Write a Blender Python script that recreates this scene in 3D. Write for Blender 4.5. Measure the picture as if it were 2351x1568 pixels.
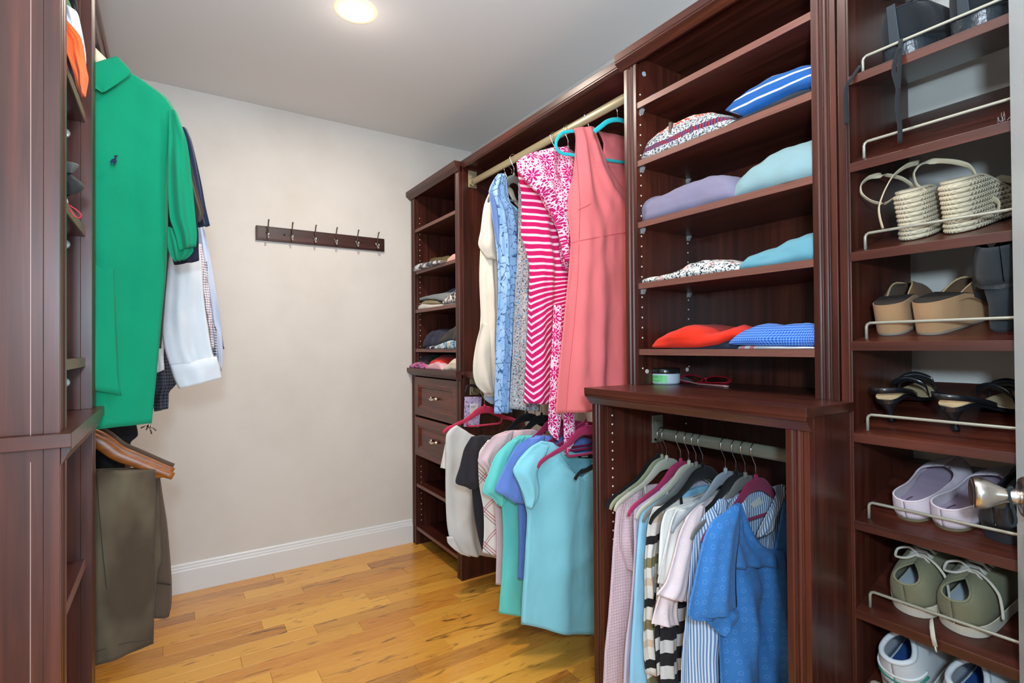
import bpy, math, random
from mathutils import Vector, Matrix, noise
random.seed(7)
sc = bpy.context.scene
for o in list(bpy.data.objects): bpy.data.objects.remove(o)
COL = sc.collection

# ------------------------------------------------ camera
F_PX, YAW, PITCH, ROLL, HC = 1205.7, 0.57523, 0.00907, -0.00756, 1.1726
_f = Vector((math.sin(YAW)*math.cos(PITCH), math.cos(YAW)*math.cos(PITCH), math.sin(PITCH)))
_r0 = Vector((math.cos(YAW), -math.sin(YAW), 0)); _u0 = _r0.cross(_f)
_r = _r0*math.cos(ROLL) + _u0*math.sin(ROLL); _u = -_r0*math.sin(ROLL) + _u0*math.cos(ROLL)
CAM = Vector((0, 0, HC))
cd = bpy.data.cameras.new('camera'); cam = bpy.data.objects.new('camera', cd); COL.objects.link(cam)
cd.sensor_width = 36; cd.lens = F_PX/2351*36; cd.clip_start = .02
M = Matrix((_r, _u, -_f)).transposed().to_4x4(); M.translation = CAM
cam.matrix_world = M
sc.camera = cam

# ------------------------------------------------ world, lights, exposure
sc.view_settings.view_transform = 'Standard'; sc.view_settings.look = 'None'
sc.view_settings.gamma = 1; sc.view_settings.use_curve_mapping = False
sc.view_settings.exposure = 0.66
w = bpy.data.worlds.new('world'); sc.world = w; w.use_nodes = True
w.node_tree.nodes['Background'].inputs[0].default_value = (.72, .86, 1, 1)
w.node_tree.nodes['Background'].inputs[1].default_value = 1.0
def light(name, kind, loc, power, color, size=.1, rot=(0, 0, 0), sy=None, spread=None):
    l = bpy.data.lights.new(name, kind); l.energy = power; l.color = color
    if kind == 'AREA':
        l.size = size
        if sy: l.shape = 'RECTANGLE'; l.size_y = sy
        else: l.shape = 'DISK'
        if spread: l.spread = spread
    else: l.shadow_soft_size = size
    o = bpy.data.objects.new(name, l); COL.objects.link(o); o.location = loc; o.rotation_euler = rot
    return o
LAMP = (.583, 1.96)
light('ceiling_lamp_light', 'AREA', (LAMP[0], LAMP[1], 2.425), 12, (1, .86, .72), .11)
light('ceiling_lamp_light_entry', 'AREA', (.55, .75, 2.425), 4.5, (1, .88, .75), .11)
light('ceiling_lamp_glow', 'POINT', (LAMP[0], LAMP[1], 2.30), .4, (1, .86, .74), .05)
light('camera_bounce_fill', 'AREA', (.10, .02, 1.62), 21, (.80, .90, 1), .35, (math.radians(168), 0, math.radians(-30)))  # unseen light by the camera, aimed up, added to brighten the ceiling
light('doorway_daylight', 'AREA', (.22, -.80, 1.25), 17, (.70, .87, 1), .85, (math.radians(90), 0, 0), 1.9)
light('camera_flash_light', 'AREA', (-.04, -.16, 1.36), 12, (.62, .84, 1), .10, (math.radians(90), 0, math.radians(-42)))  # unseen camera flash, not a window: small cool source beside the lens

# ------------------------------------------------ pixel -> place in the closet
def P(px, py, X=None, Y=None, Z=None):
    d = _r*((px-1175.5)/F_PX) - _u*((py-784)/F_PX) + _f
    if X is not None: t = X/d.x
    elif Y is not None: t = Y/d.y
    else: t = (Z-HC)/d.z
    return CAM + d*t

# ------------------------------------------------ materials
def mat(name, base=(.5,.5,.5), rough=.6, metal=0, spec=.5, sheen=0, emit=None, trans=0, coat=0):
    m = bpy.data.materials.new(name); m.use_nodes = True
    b = m.node_tree.nodes['Principled BSDF']
    b.inputs['Base Color'].default_value = (*base, 1); b.inputs['Roughness'].default_value = rough
    b.inputs['Metallic'].default_value = metal; b.inputs['Specular IOR Level'].default_value = spec
    b.inputs['Sheen Weight'].default_value = sheen; b.inputs['Transmission Weight'].default_value = trans
    b.inputs['Coat Weight'].default_value = coat; b.inputs['Coat Roughness'].default_value = .25
    if emit: b.inputs['Emission Color'].default_value = (*emit[0], 1); b.inputs['Emission Strength'].default_value = emit[1]
    return m
def srgb(r, g, b):
    f = lambda c: (c/255/12.92) if c/255 <= .04045 else ((c/255+.055)/1.055)**2.4
    return (f(r), f(g), f(b))
class NT:
    def __init__(s, m): s.m = m; s.t = m.node_tree; s.b = s.t.nodes['Principled BSDF']
    def n(s, typ, **k):
        x = s.t.nodes.new('ShaderNode'+typ)
        for a, v in k.items(): setattr(x, a, v)
        return x
    def put(s, sock, v):
        if isinstance(v, bpy.types.NodeSocket): s.t.links.new(v, sock)
        elif isinstance(v, (tuple, list)) and len(v) == 3 and sock.type == 'RGBA': sock.default_value = (*v, 1)
        else: sock.default_value = v
    def math(s, op, a, b=0.0, c=0.0):
        x = s.n('Math', operation=op)
        for i, v in enumerate((a, b, c)): s.put(x.inputs[i], v)
        return x.outputs[0]
    def obj(s, scale=(1,1,1), loc=(0,0,0)):
        tc = s.n('TexCoord'); mp = s.n('Mapping'); s.t.links.new(tc.outputs['Object'], mp.inputs[0])
        mp.inputs['Scale'].default_value = scale; mp.inputs['Location'].default_value = loc
        return mp.outputs[0]
    def xyz(s, v=None):
        x = s.n('SeparateXYZ'); s.t.links.new(v or s.obj(), x.inputs[0]); return x.outputs
    def comb(s, x, y, z):
        c = s.n('CombineXYZ')
        for i, v in enumerate((x, y, z)): s.put(c.inputs[i], v)
        return c.outputs[0]
    def noise(s, v, scale=5, detail=2, rough=.5, dist=0):
        x = s.n('TexNoise'); s.put(x.inputs['Vector'], v)
        x.inputs['Scale'].default_value = scale; x.inputs['Detail'].default_value = detail
        x.inputs['Roughness'].default_value = rough; x.inputs['Distortion'].default_value = dist
        return x.outputs[0]
    def voro(s, v, scale, feature='F1', out=0):
        x = s.n('TexVoronoi', feature=feature); s.put(x.inputs['Vector'], v); x.inputs['Scale'].default_value = scale
        return x.outputs[out]
    def ramp(s, fac, stops, const=False):
        x = s.n('ValToRGB'); s.put(x.inputs[0], fac); e = x.color_ramp.elements
        if const: x.color_ramp.interpolation = 'CONSTANT'
        while len(e) < len(stops): e.new(.5)
        for i, (p, c) in enumerate(stops): e[i].position = p; e[i].color = (*c, 1)
        return x.outputs[0]
    def mix(s, f, a, b):
        x = s.n('Mix', data_type='RGBA'); s.put(x.inputs[0], f); s.put(x.inputs[6], a); s.put(x.inputs[7], b)
        return x.outputs[2]
    def base(s, c): s.put(s.b.inputs['Base Color'], c)
    def bump(s, h, strength=.2, dist=.002):
        x = s.n('Bump'); s.put(x.inputs['Height'], h); x.inputs['Strength'].default_value = strength; x.inputs['Distance'].default_value = dist
        s.t.links.new(x.outputs[0], s.b.inputs['Normal'])
    def step(s, v, thr): return s.math('GREATER_THAN', v, thr)
    def stripes(s, coord, period, duty, phase=0.0):      # 1 inside the stripe
        f = s.math('FRACT', s.math('ADD', s.math('DIVIDE', coord, period), phase))
        return s.math('LESS_THAN', f, duty)

def wood(name, axis, tint=1.0):
    m = mat(name, rough=.34, spec=.5); t = NT(m)
    sc_ = {'z': (28, 28, 1.1), 'y': (28, 1.1, 28), 'x': (1.1, 28, 28)}[axis]
    v = t.obj(sc_)
    a = t.noise(v, 1.6, 5, .62, .6); big = t.noise(t.obj({'z': (5,5,.9), 'y': (5,.9,5), 'x': (.9,5,5)}[axis]), 1.3, 2, .5, 1.2)
    f = t.math('ADD', t.math('MULTIPLY', a, .65), t.math('MULTIPLY', big, .35))
    k = tint*.84
    c = t.ramp(f, [(.30, tuple(x*k for x in (.020,.0052,.0036))), (.48, tuple(x*k for x in (.060,.0130,.0072))), (.68, tuple(x*k for x in (.125,.0280,.0150)))])
    t.base(c); t.bump(a, .02, .0005)
    t.put(t.b.inputs['Coat Weight'], .12)
    t.put(t.b.inputs['Roughness'], t.math('ADD', .31, t.math('MULTIPLY', a, .05)))
    return m
WZ = wood('cherry_vertical', 'z'); WY = wood('cherry_along', 'y'); WX = wood('cherry_across', 'x')
WE = mat('cherry_edge_band', rough=.38); t = NT(WE); t.base(t.mix(t.noise(t.obj((30, 2, 60)), 4, 4, .6), srgb(88,50,42), srgb(134,88,76)))
WALL = mat('wall_paint', srgb(218,216,213), .75, spec=.25); t = NT(WALL)
n1 = t.noise(t.obj(), 260, 2); t.bump(n1, .05, .0006)
t.base(t.mix(t.ramp(t.noise(t.obj((1,1,1)), 2.2, 4, .6), [(.42,(0,0,0)),(.75,(1,1,1))]), srgb(216,210,203), srgb(207,200,192)))
CEIL = mat('ceiling_paint', srgb(226,225,224), .85, spec=.2); t = NT(CEIL); t.bump(t.noise(t.obj(), 240, 2), .05, .0006)
TRIMW = mat('white_trim', srgb(222,222,222), .35)
DOORP = mat('door_paint', srgb(188,198,204), .35)
DOORW = mat('white_door_paint', srgb(214,218,220), .4)
def metal(name, c, r=.3): return mat(name, c, r, 1)
NICKEL = metal('satin_nickel', (.62,.58,.53), .28); CHROME = metal('chrome', (.8,.8,.8), .15)
RODM = mat('champagne_rod', srgb(158,146,116), .35, .35); RODG = mat('grey_rod', srgb(122,122,108), .35, .3)
RAILM = mat('rail_metal', srgb(158,156,142), .38, .4); IRON = metal('dark_nickel', (.30,.26,.22), .3)
BRASSH = metal('pale_nickel', (.72,.66,.58), .25)
CLEAR = mat('clear_plastic', (.85,.85,.85), .1, trans=.7); PEG = mat('white_peg', srgb(215,205,190), .5)
BLACKP = mat('black_plastic', (.012,.012,.013), .35)

def plank_mat():
    m = mat('oak_plank', rough=.28, coat=.35); t = NT(m)
    oi = t.n('ObjectInfo'); r = oi.outputs['Random']
    off = t.comb(t.math('MULTIPLY', r, 37.0), t.math('MULTIPLY', r, 91.0), 0.0)
    tc = t.n('TexCoord'); add = t.n('VectorMath', operation='ADD'); t.t.links.new(tc.outputs['Object'], add.inputs[0]); t.t.links.new(off, add.inputs[1])
    mp = t.n('Mapping'); t.t.links.new(add.outputs[0], mp.inputs[0]); mp.inputs['Scale'].default_value = (1.6, 26, 1)
    g = t.noise(mp.outputs[0], 2.6, 6, .72, 1.8)
    mp2 = t.n('Mapping'); t.t.links.new(add.outputs[0], mp2.inputs[0]); mp2.inputs['Scale'].default_value = (2.2, 11, 1)
    k = t.noise(mp2.outputs[0], 2.2, 3, .6, 1.8)
    basec = t.ramp(r, [(0, srgb(152,86,32)), (.18, srgb(216,148,52)), (.36, srgb(194,120,42)), (.5, srgb(232,172,70)), (.66, srgb(204,134,48)), (.82, srgb(226,162,62)), (1, srgb(142,80,34))])
    c = t.mix(t.ramp(g, [(.38, (0,0,0)), (.70, (1,1,1))]), basec, t.mix(.55, basec, srgb(236,178,82)))
    dark = t.ramp(k, [(.27, (1,1,1)), (.41, (0,0,0))])
    c = t.mix(t.math('MULTIPLY', dark, .85), c, srgb(70,34,14))
    t.base(c); t.bump(g, .04, .0008)
    return m
PLANK = plank_mat()

def fabric(name, c, rough=.88, var=.07, weave=520, bs=.25, sheen=.07, pattern=None, waffle=0, wrink=.38):
    m = mat(name, c, rough, spec=.2, sheen=sheen); t = NT(m)
    t.b.inputs['Sheen Roughness'].default_value = .6
    v = t.obj()
    if pattern is None: col = (*c,)
    else: col = pattern(t)
    n = t.noise(v, 9, 3, .55)
    lo = t.mix(1.0, (0,0,0), (0,0,0))
    x = t.n('HueSaturation'); t.put(x.inputs['Color'], col)
    t.put(x.inputs['Value'], t.math('ADD', 1-var, t.math('MULTIPLY', n, 2*var)))
    t.base(x.outputs[0])
    if waffle:
        o = t.xyz(); h = t.math('ADD', t.math('SINE', t.math('MULTIPLY', o[0], 6.283/waffle)), t.math('SINE', t.math('MULTIPLY', o[2], 6.283/waffle)))
        t.bump(h, .3, .0010)
    else:
        t.bump(t.noise(v, weave, 2), bs, .0008)
        if wrink:
            b1 = t.b.inputs['Normal'].links[0].from_node; b2 = t.n('Bump'); b2.inputs['Strength'].default_value = wrink; b2.inputs['Distance'].default_value = .016
            t.put(b2.inputs['Height'], t.noise(t.obj((1, 1, .5)), 11, 2.2, .5, .7)); t.t.links.new(b2.outputs[0], b1.inputs['Normal'])
    return m
def S3(*c): return srgb(*c)
def pat_chevron(t):
    o = t.xyz(); ax = t.math('ABSOLUTE', t.math('SUBTRACT', o[0], -.135))
    k = t.math('MULTIPLY', t.math('MINIMUM', t.math('MAXIMUM', t.math('MULTIPLY', t.math('SUBTRACT', -.45, o[2]), 5.0), 0.0), 1.0), -.95)
    z = t.math('ADD', o[2], t.math('MULTIPLY', ax, k))
    z = t.math('ADD', z, t.math('MULTIPLY', t.noise(t.obj(), 4), .03))
    return t.mix(t.stripes(z, .0265, .34), S3(205,22,98), S3(250,214,226))
def pat_floral(t):
    o_ = t.xyz(); v = t.comb(o_[0], o_[2], 0.0); x = t.n('TexVoronoi', voronoi_dimensions='2D'); t.put(x.inputs['Vector'], v); x.inputs['Scale'].default_value = 17; x.inputs['Randomness'].default_value = .7
    d = t.n('VectorMath', operation='SUBTRACT'); t.put(d.inputs[0], v); t.put(d.inputs[1], x.outputs['Position']); q = t.xyz(d.outputs[0])
    ang = t.math('ARCTAN2', q[1], q[0]); r = x.outputs['Distance']; lobe = t.math('ADD', .10, t.math('MULTIPLY', .36, t.math('ABSOLUTE', t.math('COSINE', t.math('MULTIPLY', ang, 4.0)))))
    inside = t.math('LESS_THAN', r, lobe); line = t.math('COMPARE', r, lobe, .032); core = t.math('COMPARE', r, .07, .02)
    e2 = t.voro(v, 105, 'DISTANCE_TO_EDGE'); fine = t.math('MULTIPLY', t.math('LESS_THAN', e2, .13), t.math('SUBTRACT', 1.0, inside))
    return t.mix(t.math('MINIMUM', t.math('ADD', t.math('ADD', line, core), fine), 1.0), S3(196,16,110), S3(250,222,236))
    e = t.voro(v, 42, 'DISTANCE_TO_EDGE'); f = t.voro(v, 14)
    big = t.math('LESS_THAN', f, .60)
    fine = t.math('LESS_THAN', e2, .13); pet = t.math('LESS_THAN', e, .05)
    mask = t.math('ADD', t.math('MULTIPLY', big, pet), t.math('MULTIPLY', t.math('SUBTRACT', 1.0, big), t.math('MAXIMUM', fine, pet)))
    return t.mix(mask, S3(196,16,110), S3(250,222,236))
def pat_lace(t):
    v = t.obj(); e = t.voro(v, 34, 'DISTANCE_TO_EDGE'); n = t.noise(v, 30, 3, .6, 1.5)
    m = t.math('MULTIPLY', t.math('LESS_THAN', e, .045), t.math('GREATER_THAN', n, .50))
    return t.mix(m, t.mix(t.noise(v, 26, 2), S3(112,160,212), S3(176,208,240)), S3(62,94,140))
def pat_greyfloral(t):
    v = t.obj(); a = t.noise(v, 160, 3, .7); f = t.voro(v, 30)
    c = t.ramp(a, [(.40, S3(38,40,52)), (.49, S3(210,212,214)), (.56, S3(120,122,130)), (.62, S3(226,226,224))])
    return t.mix(t.math('LESS_THAN', f, .17), c, S3(90,160,205))
def pat_redfloral(t):
    v = t.obj(); a = t.noise(v, 95, 2, .6, 1.5); f = t.voro(v, 26)
    c = t.ramp(a, [(.43, S3(28,34,48)), (.5, S3(214,216,212)), (.62, S3(224,222,216))])
    return t.mix(t.math('LESS_THAN', f, .30), c, t.mix(.35, c, S3(206,70,70)))
def pat_v(per, duty, a, b, ax=0):
    def f(t): return t.mix(t.stripes(t.xyz()[ax], per, duty), a, b)
    return f
def pat_check(per, a, b, duty=.5):
    def f(t):
        o = t.xyz(); s = t.math('ADD', t.stripes(t.math('ADD', o[0], t.math('MULTIPLY', o[1], 1.0)), per, duty), t.stripes(o[2], per, duty))
        return t.mix(t.math('MULTIPLY', s, .5), a, b)
    return f
def pat_windowpane(t):
    o = t.xyz(); a = t.math('ADD', o[0], o[2]); b = t.math('SUBTRACT', o[0], o[2])
    s = None
    for c, ph, col in ((a, 0, 0), (a, .10, 0), (b, .03, 0), (b, .13, 0)):
        q = t.stripes(c, .135, .03, ph); s = q if s is None else t.math('MAXIMUM', s, q)
    k = t.stripes(a, .135, .025, .2)
    return t.mix(k, t.mix(s, S3(228,220,212), S3(178,92,104)), S3(90,84,90))
def pat_multi(stops, per, ax=2):
    def f(t):
        q = t.math('FRACT', t.math('DIVIDE', t.xyz()[ax], per)); return t.ramp(q, stops, True)
    return f
def pat_camo(stops, s=26):
    def f(t): return t.ramp(t.noise(t.obj(), s, 2, .5, .8), stops, True)
    return f
def pat_fairisle(t):
    o = t.xyz(); z = t.math('ADD', o[2], t.math('MULTIPLY', t.noise(t.obj(), 10), .014)); v = t.obj()
    grey = t.ramp(t.noise(v, 210, 2, .7), [(.42, S3(52,60,72)), (.5, S3(150,156,160)), (.58, S3(220,220,216))])
    q = t.ramp(t.math('DIVIDE', z, .115), [(0, (0,0,0)), (.26, (1,1,1)), (.40, (0,0,0)), (.66,(.5,.5,.5)), (.88, (0,0,0))], True)
    navy = t.mix(t.stripes(o[1], .009, .5), S3(34,48,92), S3(150,40,50))
    red = t.mix(t.math('GREATER_THAN', t.noise(v, 150, 1), .5), S3(206,62,48), S3(220,216,208))
    c = t.mix(t.math('GREATER_THAN', q, .9), grey, navy)
    return t.mix(t.math('COMPARE', q, .5, .3), c, red)
def rings(name, c, ring):
    m = fabric(name, c, .8, .08); t = NT(m)
    o_ = t.xyz(); v = t.comb(o_[0], o_[2], 0.0); x = t.n('TexVoronoi', voronoi_dimensions='2D'); t.put(x.inputs['Vector'], v); x.inputs['Scale'].default_value = 42; x.inputs['Randomness'].default_value = .25
    d = x.outputs[0]; r = t.math('COMPARE', d, .20, .045)
    src = t.b.inputs['Base Color'].links[0].from_socket
    t.base(t.mix(t.math('MULTIPLY', r, .4), src, ring)); t.bump(r, .6, .0015)
    return m

# ------------------------------------------------ mesh helpers
class MB:
    def __init__(s): s.v = []; s.f = []
    def add(s, vs, fs):
        k = len(s.v); s.v += [Vector(q) for q in vs]; s.f += [tuple(i+k for i in f) for f in fs]; return s
    def box(s, x0, x1, y0, y1, z0, z1):
        return s.add([(x, y, z) for x in (x0, x1) for y in (y0, y1) for z in (z0, z1)],
                     [(0,1,3,2), (4,6,7,5), (0,4,5,1), (2,3,7,6), (0,2,6,4), (1,5,7,3)])
    def slab(s, pts, thick):           # 4 corner loop + thickness vector
        n = len(pts); t_ = Vector(thick)
        return s.add(list(pts)+[Vector(p)+t_ for p in pts], [tuple(range(n))[::-1], tuple(range(n, 2*n))]+[(i, (i+1)%n, (i+1)%n+n, i+n) for i in range(n)])
    def prism(s, prof, a, b, axis):     # profile of 2-tuples extruded from a to b along axis
        def mk(p, h): return {'x': (h, p[0], p[1]), 'y': (p[0], h, p[1]), 'z': (p[0], p[1], h)}[axis]
        n = len(prof)
        return s.add([mk(p, a) for p in prof]+[mk(p, b) for p in prof], [tuple(range(n))[::-1], tuple(range(n, 2*n))]+[(i, (i+1)%n, (i+1)%n+n, i+n) for i in range(n)])
    def tube(s, path, r, seg=8, cap=True, flat=None):
        path = [Vector(p) for p in path]; n = len(path); rings_ = []
        up = None
        for i, p in enumerate(path):
            d = (path[min(i+1, n-1)] - path[max(i-1, 0)]).normalized()
            if up is None:
                up = Vector((0,0,1)) if abs(d.z) < .9 else Vector((0,1,0))
            a = d.cross(up).normalized(); b = a.cross(d).normalized(); up = b
            rr = r[i] if isinstance(r, (list, tuple)) else r
            if flat:     # flat = (unit vector, thickness half)
                fv = Vector(flat[0]); sd = d.cross(fv).normalized()
                rings_.append([p + sd*rr*math.cos(k*2*math.pi/seg) + fv*flat[1]*math.sin(k*2*math.pi/seg) for k in range(seg)])
            else:
                rings_.append([p + a*rr*math.cos(k*2*math.pi/seg) + b*rr*math.sin(k*2*math.pi/seg) for k in range(seg)])
        vs = [q for rg in rings_ for q in rg]
        fs = [(i*seg+k, i*seg+(k+1)%seg, (i+1)*seg+(k+1)%seg, (i+1)*seg+k) for i in range(n-1) for k in range(seg)]
        if cap: fs += [tuple(range(seg))[::-1], tuple((n-1)*seg+k for k in range(seg))]
        return s.add(vs, fs)
    def lathe(s, prof, o, axis, seg=24):       # prof [(r,h)], axis unit vector
        ax = Vector(axis).normalized(); a = ax.orthogonal().normalized(); b = ax.cross(a); o = Vector(o)
        vs = [o + ax*h + (a*math.cos(k*2*math.pi/seg)+b*math.sin(k*2*math.pi/seg))*r for r, h in prof for k in range(seg)]
        n = len(prof)
        fs = [(i*seg+k, i*seg+(k+1)%seg, (i+1)*seg+(k+1)%seg, (i+1)*seg+k) for i in range(n-1) for k in range(seg)]
        fs += [tuple(range(seg))[::-1], tuple((n-1)*seg+k for k in range(seg))]
        return s.add(vs, fs)
def crom(pts, n):
    pts = [Vector(p) for p in pts]
    if len(pts) == 2: return [pts[0].lerp(pts[1], i/(n-1)) for i in range(n)]
    d = [0]
    for a, b in zip(pts, pts[1:]): d.append(d[-1]+max((b-a).length, 1e-6))
    out = []
    for i in range(n):
        s = d[-1]*i/(n-1); k = 0
        while k < len(pts)-2 and s > d[k+1]: k += 1
        u = (s-d[k])/(d[k+1]-d[k]); p0 = pts[max(k-1,0)]; p1 = pts[k]; p2 = pts[k+1]; p3 = pts[min(k+2, len(pts)-1)]
        l = d[k+1]-d[k]
        m1 = (p2-p0)/max((p2-p1).length+(p1-p0).length, 1e-6)*l*.8; m2 = (p3-p1)/max((p3-p2).length+(p2-p1).length, 1e-6)*l*.8
        out.append(p1*(2*u**3-3*u*u+1)+m1*(u**3-2*u*u+u)+p2*(3*u*u-2*u**3)+m2*(u**3-u*u))
    return out

def root_loc(p):
    q = Vector((0,0,0))
    while p is not None: q += Vector(p.location); p = p.parent
    return q
def obj(name, mb, m, parent=None, smooth=False, bevel=0, origin=None, matrix=None, solid=0, sub=0, label=None, stuff=False):
    me = bpy.data.meshes.new(name)
    org = root_loc(parent) if parent is not None else (Vector(origin) if origin else Vector((0,0,0)))
    vs = mb.v if matrix is None else [matrix @ v for v in mb.v]
    me.from_pydata([tuple(v-org) for v in vs], [], mb.f)
    if m is not None:
        for q in (m if isinstance(m, list) else [m]): me.materials.append(q)
    import bmesh
    bm = bmesh.new(); bm.from_mesh(me); bmesh.ops.recalc_face_normals(bm, faces=bm.faces); bm.to_mesh(me); bm.free()
    if smooth: me.polygons.foreach_set('use_smooth', [True]*len(me.polygons))
    o = bpy.data.objects.new(name, me); COL.objects.link(o)
    if parent is not None: o.parent = parent
    else: o.location = org
    if bevel:
        b = o.modifiers.new('bevel', 'BEVEL'); b.width = bevel; b.segments = 2; b.limit_method = 'ANGLE'
    if sub: q = o.modifiers.new('sub', 'SUBSURF'); q.levels = sub; q.render_levels = sub
    if solid: q = o.modifiers.new('solid', 'SOLIDIFY'); q.thickness = solid; q.offset = 0
    if label: o['label'] = label
    if stuff: o['kind'] = 'stuff'
    return o
def thing(name, label, cat, loc, group=None):
    o = bpy.data.objects.new(name, None); COL.objects.link(o); o.location = loc; o.empty_display_size = .05
    o['label'] = label; o['category'] = cat
    if group: o['group'] = group
    return o
def tag(o, label, cat, group=None):
    o['label'] = label; o['category'] = cat
    if group: o['group'] = group
    return o
def struct(name, mb, m, parent=None, **k):
    o = obj(name, mb, m, parent, **k)
    if parent is None: o['kind'] = 'structure'
    return o

# ================================================ ROOM
XR, XL, YB, YF, ZC = 1.64, -.56, 3.0, -.12, 2.44
fl = struct('floor', MB().box(XL-.1, XR+.1, -1.6, YB+.1, -.06, -.0145), mat('subfloor', (.03,.015,.008), .8), origin=(0,0,0))
pw = .083; row = 0; y = YB; plank_meshes = {}
rp = random.Random(21)
while y > -1.0:
    y1 = y; y0 = y-pw; x = XL - rp.random()*.6
    while x < XR:
        L = rp.choice((.35, .45, .6, .75, .9, 1.1)); xa = max(x, XL-.09); xb = min(x+L, XR+.09)
        if xb-xa > .02:
            L2 = round(xb-xa, 2); key = L2
            if key not in plank_meshes:
                me = bpy.data.meshes.new('plank'); b = MB(); e = .0011
                l = L2/2; h = pw/2
                b.add([(-l+.0002,-h+.0002,-.0145), (l-.0002,-h+.0002,-.0145), (l-.0002,h-.0002,-.0145), (-l+.0002,h-.0002,-.0145),
                       (-l+.0002,-h+.0002,-e), (l-.0002,-h+.0002,-e), (l-.0002,h-.0002,-e), (-l+.0002,h-.0002,-e),
                       (-l+e,-h+e,0), (l-e,-h+e,0), (l-e,h-e,0), (-l+e,h-e,0)],
                      [(3,2,1,0),(0,1,5,4),(1,2,6,5),(2,3,7,6),(3,0,4,7),(4,5,9,8),(5,6,10,9),(6,7,11,10),(7,4,8,11),(8,9,10,11)])
                me.from_pydata([tuple(v) for v in b.v], [], b.f); me.materials.append(PLANK); plank_meshes[key] = me
            o = bpy.data.objects.new('floor_plank', plank_meshes[key]); COL.objects.link(o); o.parent = fl
            o.location = ((xa+xb)/2, (y0+y1)/2, 0)
        x += L
    y = y0
struct('ceiling', MB().box(XL-.1, XR+.1, -1.6, YB+.1, ZC, ZC+.08), CEIL)
struct('wall_back', MB().box(XL-.1, XR+.1, YB, YB+.1, 0, ZC), WALL)
struct('wall_right', MB().box(XR, XR+.1, YF-.1, YB, 0, ZC), WALL)
struct('wall_left', MB().box(XL-.1, XL, YF-.1, YB, 0, ZC), WALL)
wf = MB().box(XL-.1, -.32, YF-.1, YF, 0, ZC).box(.58, XR+.1, YF-.1, YF, 0, ZC).box(-.32, .58, YF-.1, YF, 2.05, ZC)
struct('wall_front', wf, WALL)
bb = [(0, 0), (0, .105), (-.004, .110), (-.004, .118), (-.009, .122), (-.009, .132), (-.014, .138), (-.018, .138), (-.018, 0)]
struct('baseboard_back', MB().prism([(YB-.018-q[0], q[1]) for q in bb], -.15, 1.215, 'x'), TRIMW, bevel=.001)
struct('baseboard_right', MB().prism([(XR-.018-q[0], q[1]) for q in bb], 1.25, 2.33, 'y'), TRIMW, bevel=.001)
struct('trim_1', MB().box(-.38, -.32, YF, YF+.015, 0, 2.11).box(.58, .64, YF, YF+.015, 0, 2.11).box(-.32, .58, YF, YF+.015, 2.05, 2.11), TRIMW, bevel=.002)

# ---- door leaf, open inward on the right
dF = Vector((1.2, .285, 0)); dd = Vector((-.896, -.445, 0)).normalized(); dn = Vector((-.445, .896, 0)).normalized()
q = [dF, dF+dd*.76, dF+dd*.76-dn*.035, dF-dn*.035]
door = struct('door_1', MB().slab([p+Vector((0,0,.01)) for p in q], (0, 0, 2.02)), DOORP, bevel=.003, origin=(.9,.1,0))
kc = dF + dd*.062; kc = Vector((kc.x, kc.y, .925))
obj('rosette', MB().lathe([(.0, -.001), (.031, -.001), (.033, .004), (.030, .008), (.018, .011), (.0, .0115)], kc, dn, 32), NICKEL, door, smooth=True)
obj('door_knob', MB().lathe([(0, .009), (.012, .009), (.0125, .016), (.0105, .022), (.0115, .028), (.018, .040), (.0245, .052), (.0265, .060), (.0255, .067), (.022, .0695), (.021, .068), (0, .0675)], kc, dn, 36), NICKEL, door, smooth=True)
tie = [kc + dn*.021 + Vector((math.cos(a)*.0125*dd.x*(1 if True else 0), math.cos(a)*.0125*dd.y, -.014+math.sin(a)*.031)) + dn*.004*math.sin(2*a) for a in [i*math.pi/12 for i in range(25)]]
tie = [p + Vector((0,0,-.003)) for p in tie]
tag(obj('hair_tie', MB().tube(tie, .0022, 8, False), fabric('black_elastic', S3(30,38,44)), smooth=True, origin=tuple(kc+dn*.021)), 'black elastic hair tie looped over the silver door knob', 'hair tie')

# ---- recessed ceiling lamp
lt = thing('recessed_ceiling_light', 'round recessed ceiling downlight with glowing warm bulb and white trim ring', 'light', (LAMP[0], LAMP[1], ZC))
ring = [(.060, -.001), (.064, -.006), (.078, -.004), (.080, 0), (.060, 0)]
def ringmesh(prof, c, seg=48):
    b = MB(); n = len(prof)
    vs = [(c[0]+r*math.cos(k*2*math.pi/seg), c[1]+r*math.sin(k*2*math.pi/seg), c[2]+h) for r, h in prof for k in range(seg)]
    fs = [(i*seg+k, i*seg+(k+1)%seg, ((i+1)%n)*seg+(k+1)%seg, ((i+1)%n)*seg+k) for i in range(n) for k in range(seg)]
    return b.add(vs, fs)
obj('trim_ring', ringmesh(ring, (LAMP[0], LAMP[1], ZC)), mat('lamp_trim', srgb(255,226,190), .5, emit=((1,.72,.45), .35)), lt, smooth=True)
obj('bulb', MB().lathe([(0, -.010), (.034, -.009), (.052, -.005), (.058, 0)], (LAMP[0], LAMP[1], ZC), (0,0,1), 40), mat('lamp_glow', (1,1,1), .5, emit=((1,.93,.84), 6)), lt, smooth=True)
lt2 = None

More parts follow.
